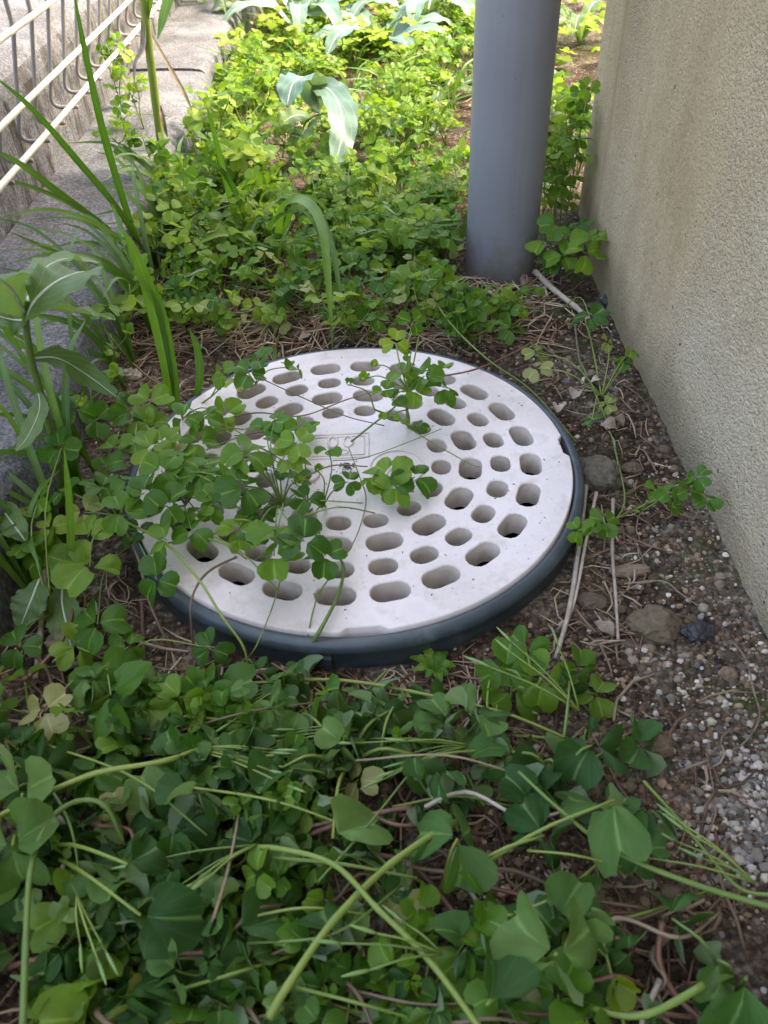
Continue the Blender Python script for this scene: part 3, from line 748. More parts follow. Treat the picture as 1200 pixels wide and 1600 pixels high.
# ------------------------------------------------------------------ clover field behind the cover
FIELD = 'clover plants in the dense weeds behind the cover'
count = 0; tries = 0
def pipe_guard(w):
    x, y = to_px(w)
    return 715 < x < 852 and y < 450 and w.y < 0.48
while count < 135 and tries < 3000:
    tries += 1
    t = rnd() ** 1.25
    y = lerp(0.42, 1.65, t); x = U(-0.27, 0.34 if y > 0.62 else 0.16)
    if y > 1.0: x = U(-0.30, 0.20 + 0.18 * (y - 1))
    p = Vector((x, y, ground_h(x, y)))
    if blocked(p + Vector((0, 0, 0.02)), 0.012): continue
    if not in_frame(p, 120): continue
    px, py = to_px(p)
    if 735 < px < 840 and py < 420: continue
    if abs(px - 520) < 55 and 150 < py < 270 and rnd() < 0.7: continue
    if y < 0.55 and rnd() < 0.35: continue
    near = y < 0.75
    lab = 'clover plant in the weeds between the cover and the kerb, shaded' if near else ('sunlit clover plant in the weeds behind the drainpipe and big pale leaves' if y < 1.2 else 'bright clover plant far back among the sunlit weeds')
    side = 'nearer the kerb' if x < -0.13 else ('midway between kerb and pipe' if x < 0.03 else 'nearer the pipe')
    lab = ('shaded clover plant in the weeds behind the cover, ' if near else ('sunlit clover plant beyond the drainpipe foot, ' if y < 1.1 else 'bright clover plant far back in the weeds, ')) + side
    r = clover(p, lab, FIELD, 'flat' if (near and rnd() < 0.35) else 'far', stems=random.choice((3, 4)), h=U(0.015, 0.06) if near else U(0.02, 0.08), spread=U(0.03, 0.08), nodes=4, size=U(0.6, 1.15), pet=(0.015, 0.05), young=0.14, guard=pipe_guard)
    if r: count += 1
# tall clover climbing in the gap beside the wall end
for k in range(9):
    p = Vector((U(0.25, 0.30), U(0.50, 0.62), 0)); p.z = ground_h(p.x, p.y)
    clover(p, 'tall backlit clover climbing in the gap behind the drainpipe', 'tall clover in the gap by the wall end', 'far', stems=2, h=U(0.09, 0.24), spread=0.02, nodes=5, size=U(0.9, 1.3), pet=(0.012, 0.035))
for k in range(10):
    y = U(0.68, 1.2); p = Vector((U(0.30, 0.36), y, 0)); p.z = ground_h(p.x, p.y)
    clover(p, 'tall sunlit clover just past the rounded wall end', 'tall clover past the wall end', 'far', stems=2, h=U(0.08, 0.22), spread=0.025, nodes=5, size=U(0.9, 1.3), pet=(0.012, 0.035))
# taller clover along the kerb
for px, py, h in ((330, 400, .10), (290, 360, .12), (360, 330, .12), (250, 420, .08), (390, 250, .12), (345, 280, .12), (410, 200, .12), (280, 310, .10), (320, 450, .06), (420, 330, .08), (370, 420, .07)):
    p = at_z(px, py, 0.0); p.z = ground_h(p.x, p.y)
    clover(p, 'tall leafy clover leaning on the kerb beside the tall stalk', 'tall clover along the kerb', random.choice(('flat', 'far')), stems=3, h=h, spread=0.04, nodes=4, size=U(0.9, 1.3), pet=(0.015, 0.045))
for px, py, h in ((215, 275, .09), (190, 170, .12), (225, 200, .10)):
    p = at_z(px, py, 0.081)
    clover(p, 'spindly clover rooted on the kerb in front of the wire fence', 'spindly clover on the kerb', 'far', stems=2, h=h, spread=0.035, nodes=4, size=U(0.8, 1.1), pet=(0.012, 0.03))
# sparse clover between cover and pipe
for px, py in [(U(270, 780), U(430, 545)) for _ in range(30)] + list(((560, 480), (600, 490), (640, 470), (470, 500), (430, 520), (380, 480), (320, 500), (540, 430), (590, 420), (660, 430), (690, 400), (620, 380), (480, 430), (450, 470), (300, 470), (350, 520), (700, 520), (730, 540), (800, 500))):
    p = at_z(px, py, 0.0); p.z = ground_h(p.x, p.y)
    clover(p, 'small clover in the straw behind the cover, ' + ('toward the kerb' if px < 440 else ('behind the middle of the far rim' if px < 610 else 'toward the drainpipe')), 'clover seedlings behind the cover', random.choice(('flat', 'far')), stems=2, h=U(.02, .05), spread=0.03, nodes=3, size=U(0.7, 1.1), pet=(0.012, 0.04), yellow=0.08, guard=pipe_guard)

# ------------------------------------------------------------------ foreground: flattened clover
def fg_density(px, py):
    edge = lerp(1010, 1400, max(0, min(1, (px - 640) / 560)))       # soil shows above this line on the right
    if px < 640: edge = 1030
    return py > edge - (0 if px > 640 else 10)
def fg_guard(w):
    px, py = to_px(w); 
    if py < 1045 + max(0, (px - 640)) * 0.55: return True
    if w.z > 0.06: return True
    return False
n_fg = 0; tries = 0
while n_fg < 60 and tries < 2000:
    tries += 1
    px, py = U(-80, 1280), U(1030, 1680)
    if not fg_density(px, py): continue
    if px > 820 and rnd() < 0.5: continue
    if 560 < px < 1020 and 1330 < py < 1580 and rnd() < 0.8: continue
    p = at_z(px, py, 0.0); p.z = ground_h(p.x, p.y)
    if blocked(p + Vector((0, 0, .02)), 0.01): continue
    az = U(0, 2 * pi)
    r = clover(p, ('flattened clover in the tangle ' + ('close under the cover rim, ' if py < 1220 else ('halfway down the picture bottom, ' if py < 1420 else 'along the bottom edge, ')) + ('left third' if px < 400 else ('middle third' if px < 800 else 'right third'))), 'flattened clover in front of the cover', random.choice(('wilt', 'wilt', 'flat')), stems=3, h=U(0.008, 0.028), spread=U(0.04, 0.10), nodes=3, size=random.choice((U(0.6, 1.1), U(0.9, 1.5))), pet=(0.012, 0.04), guard=fg_guard, tilt=1.0, young=0.05, rs=0.0013, yellow=0.04)
    if r: n_fg += 1
def sprig(label, base, leaves, key='wilt', rs=0.0014, tilt=0.4):
    root = thing('clover_plant', base, label, 'clover', 'large clover leaves in front of the cover'); b = MB()
    for px, py, z, sc in leaves:
        p = at_z(px, py, z); d = p - base
        sp = spline([Vector(), d * 0.5 + Vector((0, 0, 0.015)), d], 4); b.tube(sp, taper(len(sp), rs, rs * 0.6), 5)
        add_leaf(root, p, key, sc, Vector((random.gauss(0, tilt), random.gauss(0, tilt) - 0.2, 1)))
    b.build('stem', M['stem'], root)
sprig('pair of large glossy clover leaves at the edge of the bare soil', at_z(870, 1230, 0.01), [(925, 1165, .04, 1.9), (800, 1175, .04, 1.5), (890, 1065, .03, 1.1), (1000, 1165, .02, 1.2), (850, 1190, .03, 1.5)], 'wilt')
sprig('big dark clover leaves in the near right corner', at_z(1140, 1560, 0.01), [(1165, 1530, .06, 1.9), (1050, 1435, .04, 1.4), (1120, 1500, .04, 1.5)], 'wilt')
sprig('upright clover leaf with folded leaflets on a green stem, near the bottom', at_z(830, 1540, 0.01), [(870, 1490, .07, 1.7), (760, 1570, .07, 1.6)], 'wilt')
sprig('drooping pale backed clover leaves over crossing stems', at_z(690, 1400, 0.01), [(715, 1310, .05, 1.6), (850, 1305, .05, 1.6), (960, 1250, .06, 1.8)], 'wilt')
sprig('tall clover tuft with pods at the upper edge of the tangle', at_z(830, 1110, 0.005), [(790, 1045, .03, 1.4), (820, 1015, .035, 1.2), (850, 1060, .03, 1.3), (800, 1080, .02, 1.4), (905, 1045, .015, 1.0), (930, 1085, .01, 1.1)], 'flat')
sprig('clover leaf with three broad hearts facing up near the kerb side', at_z(170, 1150, 0.0), [(173, 1075, .03, 1.8), (255, 1130, .02, 1.4), (345, 1085, .03, 1.5), (390, 1130, .03, 1.4)], 'flat')
sprig('bleached clover leaves at the near left edge', at_z(60, 1330, 0.01), [(35, 1240, .06, 1.7), (60, 1200, .05, 1.4), (20, 1320, .06, 1.6), (200, 1350, .07, 1.5), (220, 1430, .06, 1.7)], 'wilt')
sprig('clover leaves sprawling in the middle of the tangle', at_z(540, 1200, 0.01), [(470, 1110, .03, 1.4), (540, 1150, .03, 1.4), (610, 1110, .03, 1.3), (520, 1310, .05, 1.9), (650, 1180, .03, 1.3), (440, 1200, .04, 1.5), (330, 1200, .04, 1.6)], 'wilt')

# trailing stems
RUN = 'trailing stems lying in front of the cover'
def run_px(label, pts, r0, r1, mat='stem', group=RUN, name='trailing_stem', n=8, knots=0.12):
    if name == 'trailing_stem': r0, r1 = r0 * 0.6, r1 * 0.6
    o, sp = runner(name, [at_z(x, y, z) for x, y, z in pts], r0, r1, mat, label, 'stem', group, n=n, knots=knots); return sp
run_px('thick pale green stem slanting up through the middle of the tangle', [(420, 1590, .05), (450, 1540, .055), (520, 1440, .055), (610, 1350, .05), (705, 1288, .04), (730, 1300, .02)], .0036, .0028)
run_px('curved green stem crossing the thick slanting stem', [(380, 1325, .04), (430, 1325, .055), (520, 1350, .06), (590, 1420, .062), (670, 1500, .062), (760, 1620, .06)], .0022, .0026)
run_px('long yellowish stem arching from the left edge', [(-30, 1290, .06), (60, 1245, .06), (150, 1208, .06), (260, 1188, .055), (320, 1165, .04), (420, 1120, .02)], .0027, .0022)
run_px('pale stem bending over a dark gap at the left', [(35, 1620, .06), (40, 1480, .06), (48, 1360, .065), (75, 1285, .06), (120, 1252, .055), (165, 1260, .05), (195, 1320, .03)], .0030, .0022)
run_px('straight brownish green stem along the front of the cover', [(300, 1075, .015), (480, 1062, .02), (560, 1066, .022), (640, 1080, .022), (720, 1097, .02), (800, 1118, .02), (900, 1160, .015)], .0021, .0017)
run_px('brown dead stem left of the cover front', [(245, 1057, .004), (330, 1065, .006), (410, 1050, .008), (470, 1040, .008)], .0024, .0012, 'stem_brown')
run_px('bent reddish stem looping up left of the cover', [(10, 1060, .02), (40, 1060, .02), (90, 1010, .025), (110, 970, .02), (116, 930, .01)], .0028, .002, 'stem_red')
run_px('reddish stem curling down beside the looping stem', [(-20, 1005, .02), (30, 1010, .02), (70, 1040, .015), (85, 1090, .005)], .0026, .002, 'stem_red')
run_px('dark red stem diagonal at bottom centre', [(540, 1330, .012), (640, 1350, .014), (720, 1440, .016), (780, 1520, .016), (830, 1590, .016)], .0028, .0024, 'stem_red')
run_px('brown bent stem in the middle of the tangle', [(430, 1330, .02), (520, 1290, .03), (635, 1263, .034), (665, 1285, .02)], .0026, .002, 'stem_red')
run_px('horizontal green brown stem right of centre', [(620, 1350, .03), (700, 1362, .03), (800, 1360, .025), (900, 1400, .02), (1010, 1420, .02)], .0022, .0018, 'stem_brown')
run_px('long green stem running to the right edge', [(810, 1205, .05), (880, 1270, .05), (960, 1330, .045), (1080, 1380, .045), (1230, 1425, .045)], .0017, .0028)
run_px('second green stem running to the right edge beside gravel', [(1005, 1220, .04), (1060, 1280, .035), (1110, 1340, .03), (1160, 1390, .035), (1230, 1400, .04)], .0016, .0018)
run_px('rusty curved stem near the right corner', [(1035, 1440, .03), (1030, 1500, .025), (1060, 1560, .02), (1120, 1610, .02)], .0028, .0024, 'stem_red')
run_px('broken green stem end near the right corner', [(880, 1550, .03), (940, 1580, .045), (1010, 1585, .05), (1100, 1540, .055)], .0018, .0032)
run_px('hooked brown stem rising in front of the cover', [(545, 1165, .0), (542, 1130, .015), (560, 1120, .022), (580, 1135, .012)], .0018, .0018, 'stem_red')
run_px('green stem rising over the near rim of the cover', [(470, 1030, .004), (500, 985, .036), (528, 930, .038), (537, 890, .045), (530, 870, .05)], .0028, .0016)
run_px('thin green stem beside the stem on the near rim', [(478, 1010, .02), (488, 960, .036), (500, 925, .038), (525, 890, .045)], .0011, .0009)
run_px('slender stem running down over the near rim at left', [(440, 900, .04), (425, 950, .036), (400, 1010, .03), (385, 1030, .01)], .0009, .0008)
run_px('pale stem arching down from the leggy clover', [(190, 812, .06), (260, 850, .055), (310, 905, .05), (345, 960, .045), (380, 1010, .03), (388, 1050, .01)], .0018, .0014)
run_px('brown stem dropping from the leggy clover to the soil', [(188, 815, .055), (215, 870, .045), (230, 930, .035), (250, 980, .02), (272, 1020, .002)], .0018, .0018, 'stem_brown')
run_px('brown stem hanging from a slot over the near rim', [(370, 870, .04), (330, 890, .04), (308, 915, .04), (298, 950, .036), (302, 1010, .004)], .0016, .0016, 'stem_brown')
run_px('thin stem stretched across the middle of the cover', [(520, 720, .045), (570, 715, .04), (640, 690, .036), (690, 670, .036)], .0007, .0006)
run_px('thin pale stem curving over the cover beside the dirt crumb', [(545, 700, .05), (560, 740, .045), (572, 780, .04), (560, 830, .036), (540, 870, .036)], .0008, .0008)
run_px('thin stem reaching right across the slots', [(637, 668, .036), (690, 700, .038), (735, 725, .036), (750, 730, .034)], .0009, .0007)
run_px('flexed green stem leaning from centre to the upright shoot', [(549, 690, .035), (580, 665, .04), (612, 640, .045), (640, 615, .05)], .0016, .0012)
run_px('dry brown runner lying across the far left slots', [(330, 660, .034), (400, 645, .036), (470, 650, .036), (540, 625, .036), (590, 610, .036)], .0013, .0010, 'stem_brown')
run_px('second dry runner crossing the far left slots', [(405, 590, .036), (470, 620, .036), (540, 650, .036), (600, 665, .036)], .0010, .0008, 'stem_brown')
run_px('red stem reaching from the pipe onto the far rim', [(690, 588, .038), (740, 578, .036), (785, 560, .02), (830, 535, .012), (870, 500, .006)], .0015, .0020, 'stem_red')
run_px('green stem arching over the far rim toward the wall', [(650, 420, .05), (700, 500, .04), (760, 560, .03), (830, 610, .012), (900, 690, .01)], .0018, .0012)
run_px('thin green stem creeping along the wall side of the cover', [(905, 560, .012), (945, 650, .012), (965, 720, .016), (975, 790, .01), (935, 835, .006)], .0014, .0011)
run_px('reddish runner around the foot of the drainpipe', [(770, 480, .01), (830, 470, .012), (890, 455, .012), (910, 440, .01)], .0020, .0014, 'stem_red')
run_px('brown runner at the foot of the pipe curving to the wall gap', [(800, 470, .006), (850, 425, .012), (880, 405, .018), (885, 380, .025)], .0018, .0016, 'stem_brown')

# random thinner stems and pods of the tangle, each its own thing
for k in range(34):
    px, py = U(-20, 900), U(1060, 1600)
    if not fg_density(px, py): continue
    a = random.gauss(0.25, 0.6); L = U(120, 330); z = U(0.02, 0.05); bend = U(-40, 40)
    q = [(px, py, z), (px + L * 0.5 * cos(a) - bend * sin(a), py + L * .35 * sin(a) + bend * cos(a), z + 0.008), (px + L * cos(a), py + L * 0.7 * sin(a), z - 0.004)]
    if any(not fg_density(x, y - 25) for x, y, _ in q): continue
    run_px('slender stem in the flattened clover, ' + ('close under the cover rim, ' if py < 1230 else ('midway to the bottom edge, ' if py < 1420 else 'at the bottom edge, ')) + ('left side' if px < 300 else ('left of centre' if px < 600 else 'right of centre')), q, U(.0007, .0012), U(.0005, .0009), random.choice(('stem', 'stem', 'stem', 'stem_brown')), 'slender stems lying in the flattened clover', 'slender_stem', 6)
for k in range(40):                                                    # dead and reddish runners woven through the tangle
    px, py = U(-20, 1050), U(1080, 1590)
    if not fg_density(px, py - 40): continue
    a = random.gauss(0.3, 0.9); L = U(90, 300); z = U(0.012, 0.042); bend = U(-55, 55)
    q = [(px, py, z - .006), (px + L * .33 * cos(a) - bend * .8 * sin(a), py + L * .25 * sin(a) + bend * .8 * cos(a), z), (px + L * .66 * cos(a) + bend * .5 * sin(a), py + L * .5 * sin(a) - bend * .4 * cos(a), z + .004), (px + L * cos(a), py + L * 0.7 * sin(a), z - 0.006)]
    if any(not fg_density(x, y - 25) for x, y, _ in q): continue
    run_px('dead reddish brown runner woven in the tangle, ' + ('near the cover rim, ' if py < 1230 else ('midway down, ' if py < 1420 else 'at the bottom, ')) + ('left side' if px < 350 else ('middle' if px < 700 else 'right side')), q, U(.0010, .0019), U(.0007, .0012), random.choice(('stem_red', 'stem_brown', 'straw')), 'dead runners in the flattened clover', 'dead_runner', 6)
for k in range(16):                                                    # fine stems trailing over the near-kerb half of the cover
    px, py = U(250, 480), U(640, 850); a = U(-.6, .9); L = U(60, 170); z = zl(U(.012, .04))
    q = [(px, py, z), (px + L * .5 * cos(a), py + L * .4 * sin(a) - U(0, 15), z + .008), (px + L * cos(a), py + L * .8 * sin(a), zl(U(.006, .03)))]
    run_px('hair thin stem trailing over the leafy side of the cover', q, U(.0005, .0009), U(.0004, .0006), random.choice(('stem', 'stem', 'stem_brown')), 'hair thin stems over the cover', 'thin_stem', 5)
def pods(px, py, z, ang, n):
    base = at_z(px, py, z)
    root = thing('seed_head', base, 'spray of thin green stalks with pods in the flattened clover', 'seed head', 'seed heads in the flattened clover')
    for k in range(n):
        a = ang + random.gauss(0, 0.28); L = U(90, 190)
        e = at_z(px + L * cos(a), py + L * sin(a) * 0.7, z + U(-0.004, 0.014)) - base
        b = MB(); sp = spline([Vector(), e * 0.5 + Vector((0, 0, .004)), e], 3); b.tube(sp, taper(len(sp), .0007, .0005), 5)
        s = b.build('stalk', M['stem'], root)
        d = e.normalized(); b = MB(); b.tube([e, e + d * .003, e + d * .007, e + d * .011, e + d * .014], [.0005, .0009, .0010, .0007, .0002], 6)
        b.build('pod', M['pod'], s)
for px, py, z, a, n in ((735, 1165, .03, 3.3, 7), (560, 1140, .03, 2.9, 6), (400, 1320, .05, 2.6, 5), (300, 1170, .04, 0.3, 6), (905, 1110, .03, 3.9, 5), (460, 1065, .025, 2.7, 5), (1180, 1380, .04, 3.9, 5), (690, 1490, .06, 3.4, 4), (120, 1400, .05, 1.2, 4), (270, 740, .07, 0.2, 3)):
    pods(px, py, z, a, n)

# ------------------------------------------------------------------ grasses
def tuft(label, base, blades, mat='grass', group='grass tufts by the kerb'):
    root = thing('grass_tuft', base, label, 'grass', group)
    for pts, w in blades:
        P3 = [at_y(x, y, Y) for x, y, Y in pts]
        blade(root, 'blade', P3, w * 0.62, mat, Vector((0.15, -0.75, 0.6)), prof=GRASSP, fold=0.14, cols=5)
    return root
tuft('clump of three broad upright grass blades at the far left rim', at_z(268, 640, 0.0), [
    ([(268, 640, .135), (262, 580, .125), (240, 480, .11), (215, 405, .10), (190, 355, .095)], .0105),
    ([(278, 640, .13), (272, 590, .125), (255, 500, .115), (232, 440, .11), (205, 400, .11)], .0075),
    ([(303, 645, .13), (312, 590, .12), (308, 545, .115), (295, 512, .11)], .0065)])
tuft('tall fountain of long grass blades arching over the kerb and fence', at_z(238, 430, 0.0), [
    ([(232, 415, .45), (205, 350, .42), (165, 220, .38), (135, 90, .35), (112, -30, .33)], .0068),
    ([(230, 410, .45), (190, 335, .40), (120, 250, .36), (50, 170, .33), (-20, 110, .32)], .0062),
    ([(225, 415, .45), (170, 360, .41), (90, 300, .37), (30, 255, .35), (-30, 225, .34)], .0070),
    ([(225, 420, .45), (150, 345, .40), (70, 300, .36), (-20, 272, .34)], .0050),
    ([(240, 425, .45), (300, 380, .42), (350, 365, .40), (400, 385, .38)], .0050),
    ([(235, 420, .44), (280, 440, .40), (320, 470, .34), (350, 545, .24)], .0058),
    ([(230, 425, .44), (170, 430, .38), (90, 395, .33), (10, 360, .31)], .0050)])
tuft('drooping grass with tips hanging behind the far rim of the cover', at_z(430, 400, 0.0), [
    ([(432, 402, .46), (440, 330, .40), (470, 312, .34), (500, 345, .29), (512, 430, .24), (520, 552, .205)], .0095),
    ([(435, 402, .46), (455, 330, .40), (482, 318, .35), (514, 370, .30), (530, 450, .25), (540, 530, .22)], .0065),
    ([(428, 405, .46), (420, 360, .43), (440, 335, .40), (470, 330, .37)], .005),
    ([(425, 410, .45), (395, 380, .42), (350, 365, .39), (300, 385, .36)], .0065)])
tuft('upright ribbon of grass in the weeds beside the tall stalk', at_z(385, 400, 0.0), [
    ([(390, 400, .47), (365, 330, .44), (345, 250, .42), (330, 190, .41), (322, 165, .40)], .0055),
    ([(392, 402, .47), (380, 330, .44), (340, 260, .42), (270, 235, .41)], .0060)])
tuft('single thin grass blade curling onto the far left of the cover', at_z(432, 545, 0.02), [
    ([(445, 500, .29), (430, 545, .24), (433, 590, .175), (450, 620, .13), (480, 640, .10)], .0034)])
tuft('young grass shoots at the foot of the kerb left of the cover', at_z(100, 800, 0.0), [
    ([(105, 800, .0), (60, 730, .0), (20, 660, -.01), (-20, 610, -.01)], .0042),
    ([(112, 800, .0), (112, 740, .0), (110, 700, .0)], .0050),
    ([(90, 800, .0), (40, 730, -.02), (-10, 700, -.03)], .0042),
    ([(95, 960, -.12), (110, 860, -.12), (108, 780, -.13), (100, 700, -.13)], .0050),
    ([(100, 805, .0), (75, 745, .0), (30, 745, -.03), (-20, 745, -.05)], .0032),
    ([(40, 570, .1), (20, 530, .08), (-20, 480, .06)], .0045)])
for k in range(64):
    px, py = U(290, 730), U(60, 500)
    base = at_z(px, py, 0.0)
    if blocked(base + Vector((0, 0, .01))): continue
    root = thing('grass_tuft', base, 'small wispy grass tuft behind the cover, ' + ('near the kerb' if px < 430 else ('in the middle' if px < 580 else 'near the drainpipe')) + (', far back' if py < 220 else (', halfway back' if py < 360 else ', close to the cover')), 'grass', 'small grass tufts in the weeds')
    for j in range(6):
        az = U(0, 2 * pi); L = U(0.04, 0.13); d = Vector((cos(az), sin(az), 0))
        blade(root, 'blade', [base, base + d * L * .25 + Vector((0, 0, L * .6)), base + d * L * .8 + Vector((0, 0, L * .75))], U(.0012, .0025), 'grass', Vector((d.y, -d.x, 0.5)) if rnd() < .3 else Vector((0, -.7, .7)), prof=GRASSP, seg=4, cols=3)

for k in range(16):                                                    # grass leaning out over the kerb
    y = U(-0.12, 0.62); base = Vector((U(-0.262, -0.235), y, 0.0))
    root = thing('grass_tuft', base, 'wispy grass tuft at the kerb foot leaning over the concrete, ' + ('beside the cover' if y < 0.08 else ('by the broad leaved weed' if y < 0.3 else 'near the tall stalk')), 'grass', 'grass tufts leaning over the kerb')
    for j in range(5):
        az = random.gauss(pi, 0.9); L = U(0.07, 0.19); d = Vector((cos(az), sin(az), 0))
        blade(root, 'blade', [base, base + d * L * .12 + Vector((0, 0, L * .5)), base + d * L * .45 + Vector((0, 0, L * .78)), base + d * L * .85 + Vector((0, 0, L * .80))], U(.0012, .0032), 'grass', Vector((0.2, -.7, .7)), prof=GRASSP, seg=5, cols=3, fold=0.15)
for px, py, h in ((110, 700, .07), (140, 620, .08), (170, 560, .07), (190, 500, .08), (205, 470, .08), (80, 820, .05), (60, 900, .04), (225, 440, .09)):
    p = at_z(px + 12, py, 0.0); p.z = ground_h(p.x, p.y)
    if p.x < -0.255: p.x = -0.25
    clover(p, 'leafy clover at the kerb foot beside the grass blades', 'clover along the kerb foot', random.choice(('flat', 'far')), stems=3, h=h, spread=0.035, nodes=3, size=U(0.9, 1.3), pet=(0.015, 0.04), lean=Vector((-0.012, 0, 0)))

# ------------------------------------------------------------------ tall stalk, broad-leaved weeds
SB = at_z(262, 335, 0.0)
st = thing('tall_stalk', SB, 'tall bare green stalk with a curled dry leaf beside the kerb', 'weed')
P3 = [at_y(x, y, Y) - SB for x, y, Y in ((263, 335, SB.y), (252, 230, SB.y - .02), (242, 150, SB.y - .03), (232, 70, SB.y - .04), (222, -30, SB.y - .05), (214, -120, SB.y - .06))]
b = MB(); sp = spline(P3, 6); b.tube(sp, taper(len(sp), .0062, .0048), 9); b.build('stem', M['stem'], st)
blade(st, 'dry_leaf', [at_y(x, y, SB.y - .045) for x, y in ((232, 55), (226, 30), (225, 75), (213, 100), (210, 132))], .004, 'straw', fold=0.9)
blade(st, 'leaf', [at_y(x, y, Y) for x, y, Y in ((228, 40, SB.y - .04), (240, -10, SB.y - .05), (262, -5, SB.y - .06), (255, 30, SB.y - .08), (246, 62, SB.y - .09))], .0075, 'grass', prof=GRASSP)
blade(st, 'leaf', [at_y(x, y, Y) for x, y, Y in ((236, 55, SB.y - .04), (262, 100, SB.y - .02), (290, 150, SB.y), (300, 175, SB.y))], .003, 'straw', prof=GRASSP)
blade(st, 'dry_leaf', [at_y(x, y, Y) for x, y, Y in ((250, 165, SB.y - .03), (256, 190, SB.y - .04), (262, 215, SB.y - .04))], .003, 'straw', fold=0.9)

def broad(root, pts, w, mat='broad', face=Vector((0, -.5, .85)), serr=0.05, fold=0.18, wave=0.12, prof=None, lobes=0, rib=True):
    blade(root, 'leaf', pts, w, mat, face, serr=serr, fold=fold, wave=wave, seg=9, cols=9, prof=prof or [(0, .18), (.08, .35), (.3, .85), (.55, 1.0), (.8, .7), (.95, .25), (1, .03)], lobes=lobes)
    if rib:
        sp = spline([q - root.location for q in pts], 5)
        b = MB(); b.tube([q + face.normalized() * 0.0002 for q in sp], taper(len(sp), w * .075, w * .02), 5); b.build('midrib', M['pale_rib'], root)
WB = at_z(98, 800, 0.0)
wd = thing('broad_leaf_weed', WB, 'hairy stemmed weed with broad pale veined leaves against the kerb', 'weed')
WY = WB.y
sp = spline([at_y(x, y, Y) - WB for x, y, Y in ((98, 800, WY), (90, 720, WY - .005), (62, 610, WY - .015), (48, 560, WY - .02), (40, 500, WY - .03), (42, 470, WY - .03))], 5)
b = MB(); b.tube(sp, taper(len(sp), .0034, .0024), 8)
for k in range(150):
    q = random.choice(sp); d = Vector((U(-1, 1), U(-1, 1), U(-.2, .6))).normalized(); b.tube([q + d * .003, q + d * U(.005, .0065)], .00012, 3, cap=False)
b.build('stem', M['stem'], wd)
def WP(*a): return [at_y(x, y, Y) for x, y, Y in a]
broad(wd, WP((42, 500, WY - .03), (55, 470, WY - .04), (90, 440, WY - .03), (130, 425, WY - .0), (142, 432, WY + .02)), .018)
broad(wd, WP((40, 490, WY - .03), (20, 455, WY - .05), (-10, 430, WY - .07), (-60, 410, WY - .09)), .020)
broad(wd, WP((50, 560, WY - .02), (90, 560, WY - .01), (135, 585, WY + .0), (182, 620, WY - .01)), .011)
broad(wd, WP((60, 610, WY - .015), (62, 640, WY - .03), (45, 680, WY - .05), (25, 705, WY - .06)), .008)
broad(wd, WP((55, 480, WY - .03), (90, 485, WY + .01), (140, 490, WY + .05), (180, 500, WY + .08)), .016)
broad(wd, WP((40, 480, WY - .03), (60, 430, WY + .02), (100, 405, WY + .08), (155, 410, WY + .12)), .015)
broad(wd, WP((45, 500, WY - .03), (20, 500, WY - .03), (-20, 490, WY - .04)), .014)
def GP(*a): return [at_z(x, y, z) for x, y, z in a]
s2 = thing('seedling', at_z(60, 900, 0.0), 'young toothed rosette leaves at the foot of the kerb, near the brown stems', 'weed')
broad(s2, GP((62, 905, .03), (52, 930, .03), (42, 955, .025), (30, 985, .015)), .014, serr=0.06)
broad(s2, GP((100, 905, .012), (97, 940, .014), (105, 980, .014), (112, 1015, .01)), .014, serr=0.1)
s3 = thing('seedling', at_z(5, 800, 0.03), 'small bright toothed leaf sprouting at the left edge by the kerb', 'weed')
broad(s3, GP((40, 845, .05), (25, 825, .06), (5, 800, .06), (-15, 790, .06)), .011, 'clover_far' if False else 'broad')
s4 = thing('seedling', at_z(680, 1045, 0.0), 'tiny dark fern like seedling in front of the cover', 'weed')
for k in range(9):
    a = 2 * pi * k / 9 + U(-.2, .2); base = at_z(680, 1045, 0.004); L = U(.012, .02); d = Vector((cos(a), sin(a), 0))
    broad(s4, [base, base + d * L * .5 + Vector((0, 0, .006)), base + d * L + Vector((0, 0, .004))], .0035, 'clover', Vector((0, 0, 1)), serr=0.25, rib=False)

# big pale blue-green drooping leaves
PB = at_z(480, 250, 0.0)
pw = thing('pale_leaf_weed', PB, 'weed with large drooping pale blue green crinkled leaves', 'weed')
PY = PB.y
pf = [(0, .25), (.1, .5), (.35, .95), (.6, 1.0), (.85, .75), (.96, .4), (1, .08)]
broad(pw, WP((492, 175, PY - .03), (505, 138, PY - .07), (528, 160, PY - .13), (535, 205, PY - .18), (522, 262, PY - .22)), .024, 'pale', Vector((.3, -.9, .35)), prof=pf, wave=.12, serr=.015)
broad(pw, WP((500, 185, PY - .02), (495, 150, PY - .05), (478, 122, PY - .09), (458, 130, PY - .14), (448, 165, PY - .17)), .026, 'pale', Vector((-.2, -.6, .75)), prof=pf, wave=.12, serr=.015)
broad(pw, WP((490, 215, PY - .02), (480, 200, PY - .05), (470, 215, PY - .08), (455, 250, PY - .1)), .020, 'broad', Vector((-.3, -.7, .6)), prof=pf, wave=.2)
broad(pw, WP((495, 200, PY), (470, 180, PY - .03), (445, 190, PY - .05), (430, 215, PY - .06)), .018, 'broad', Vector((-.3, -.6, .7)), prof=pf, wave=.2)
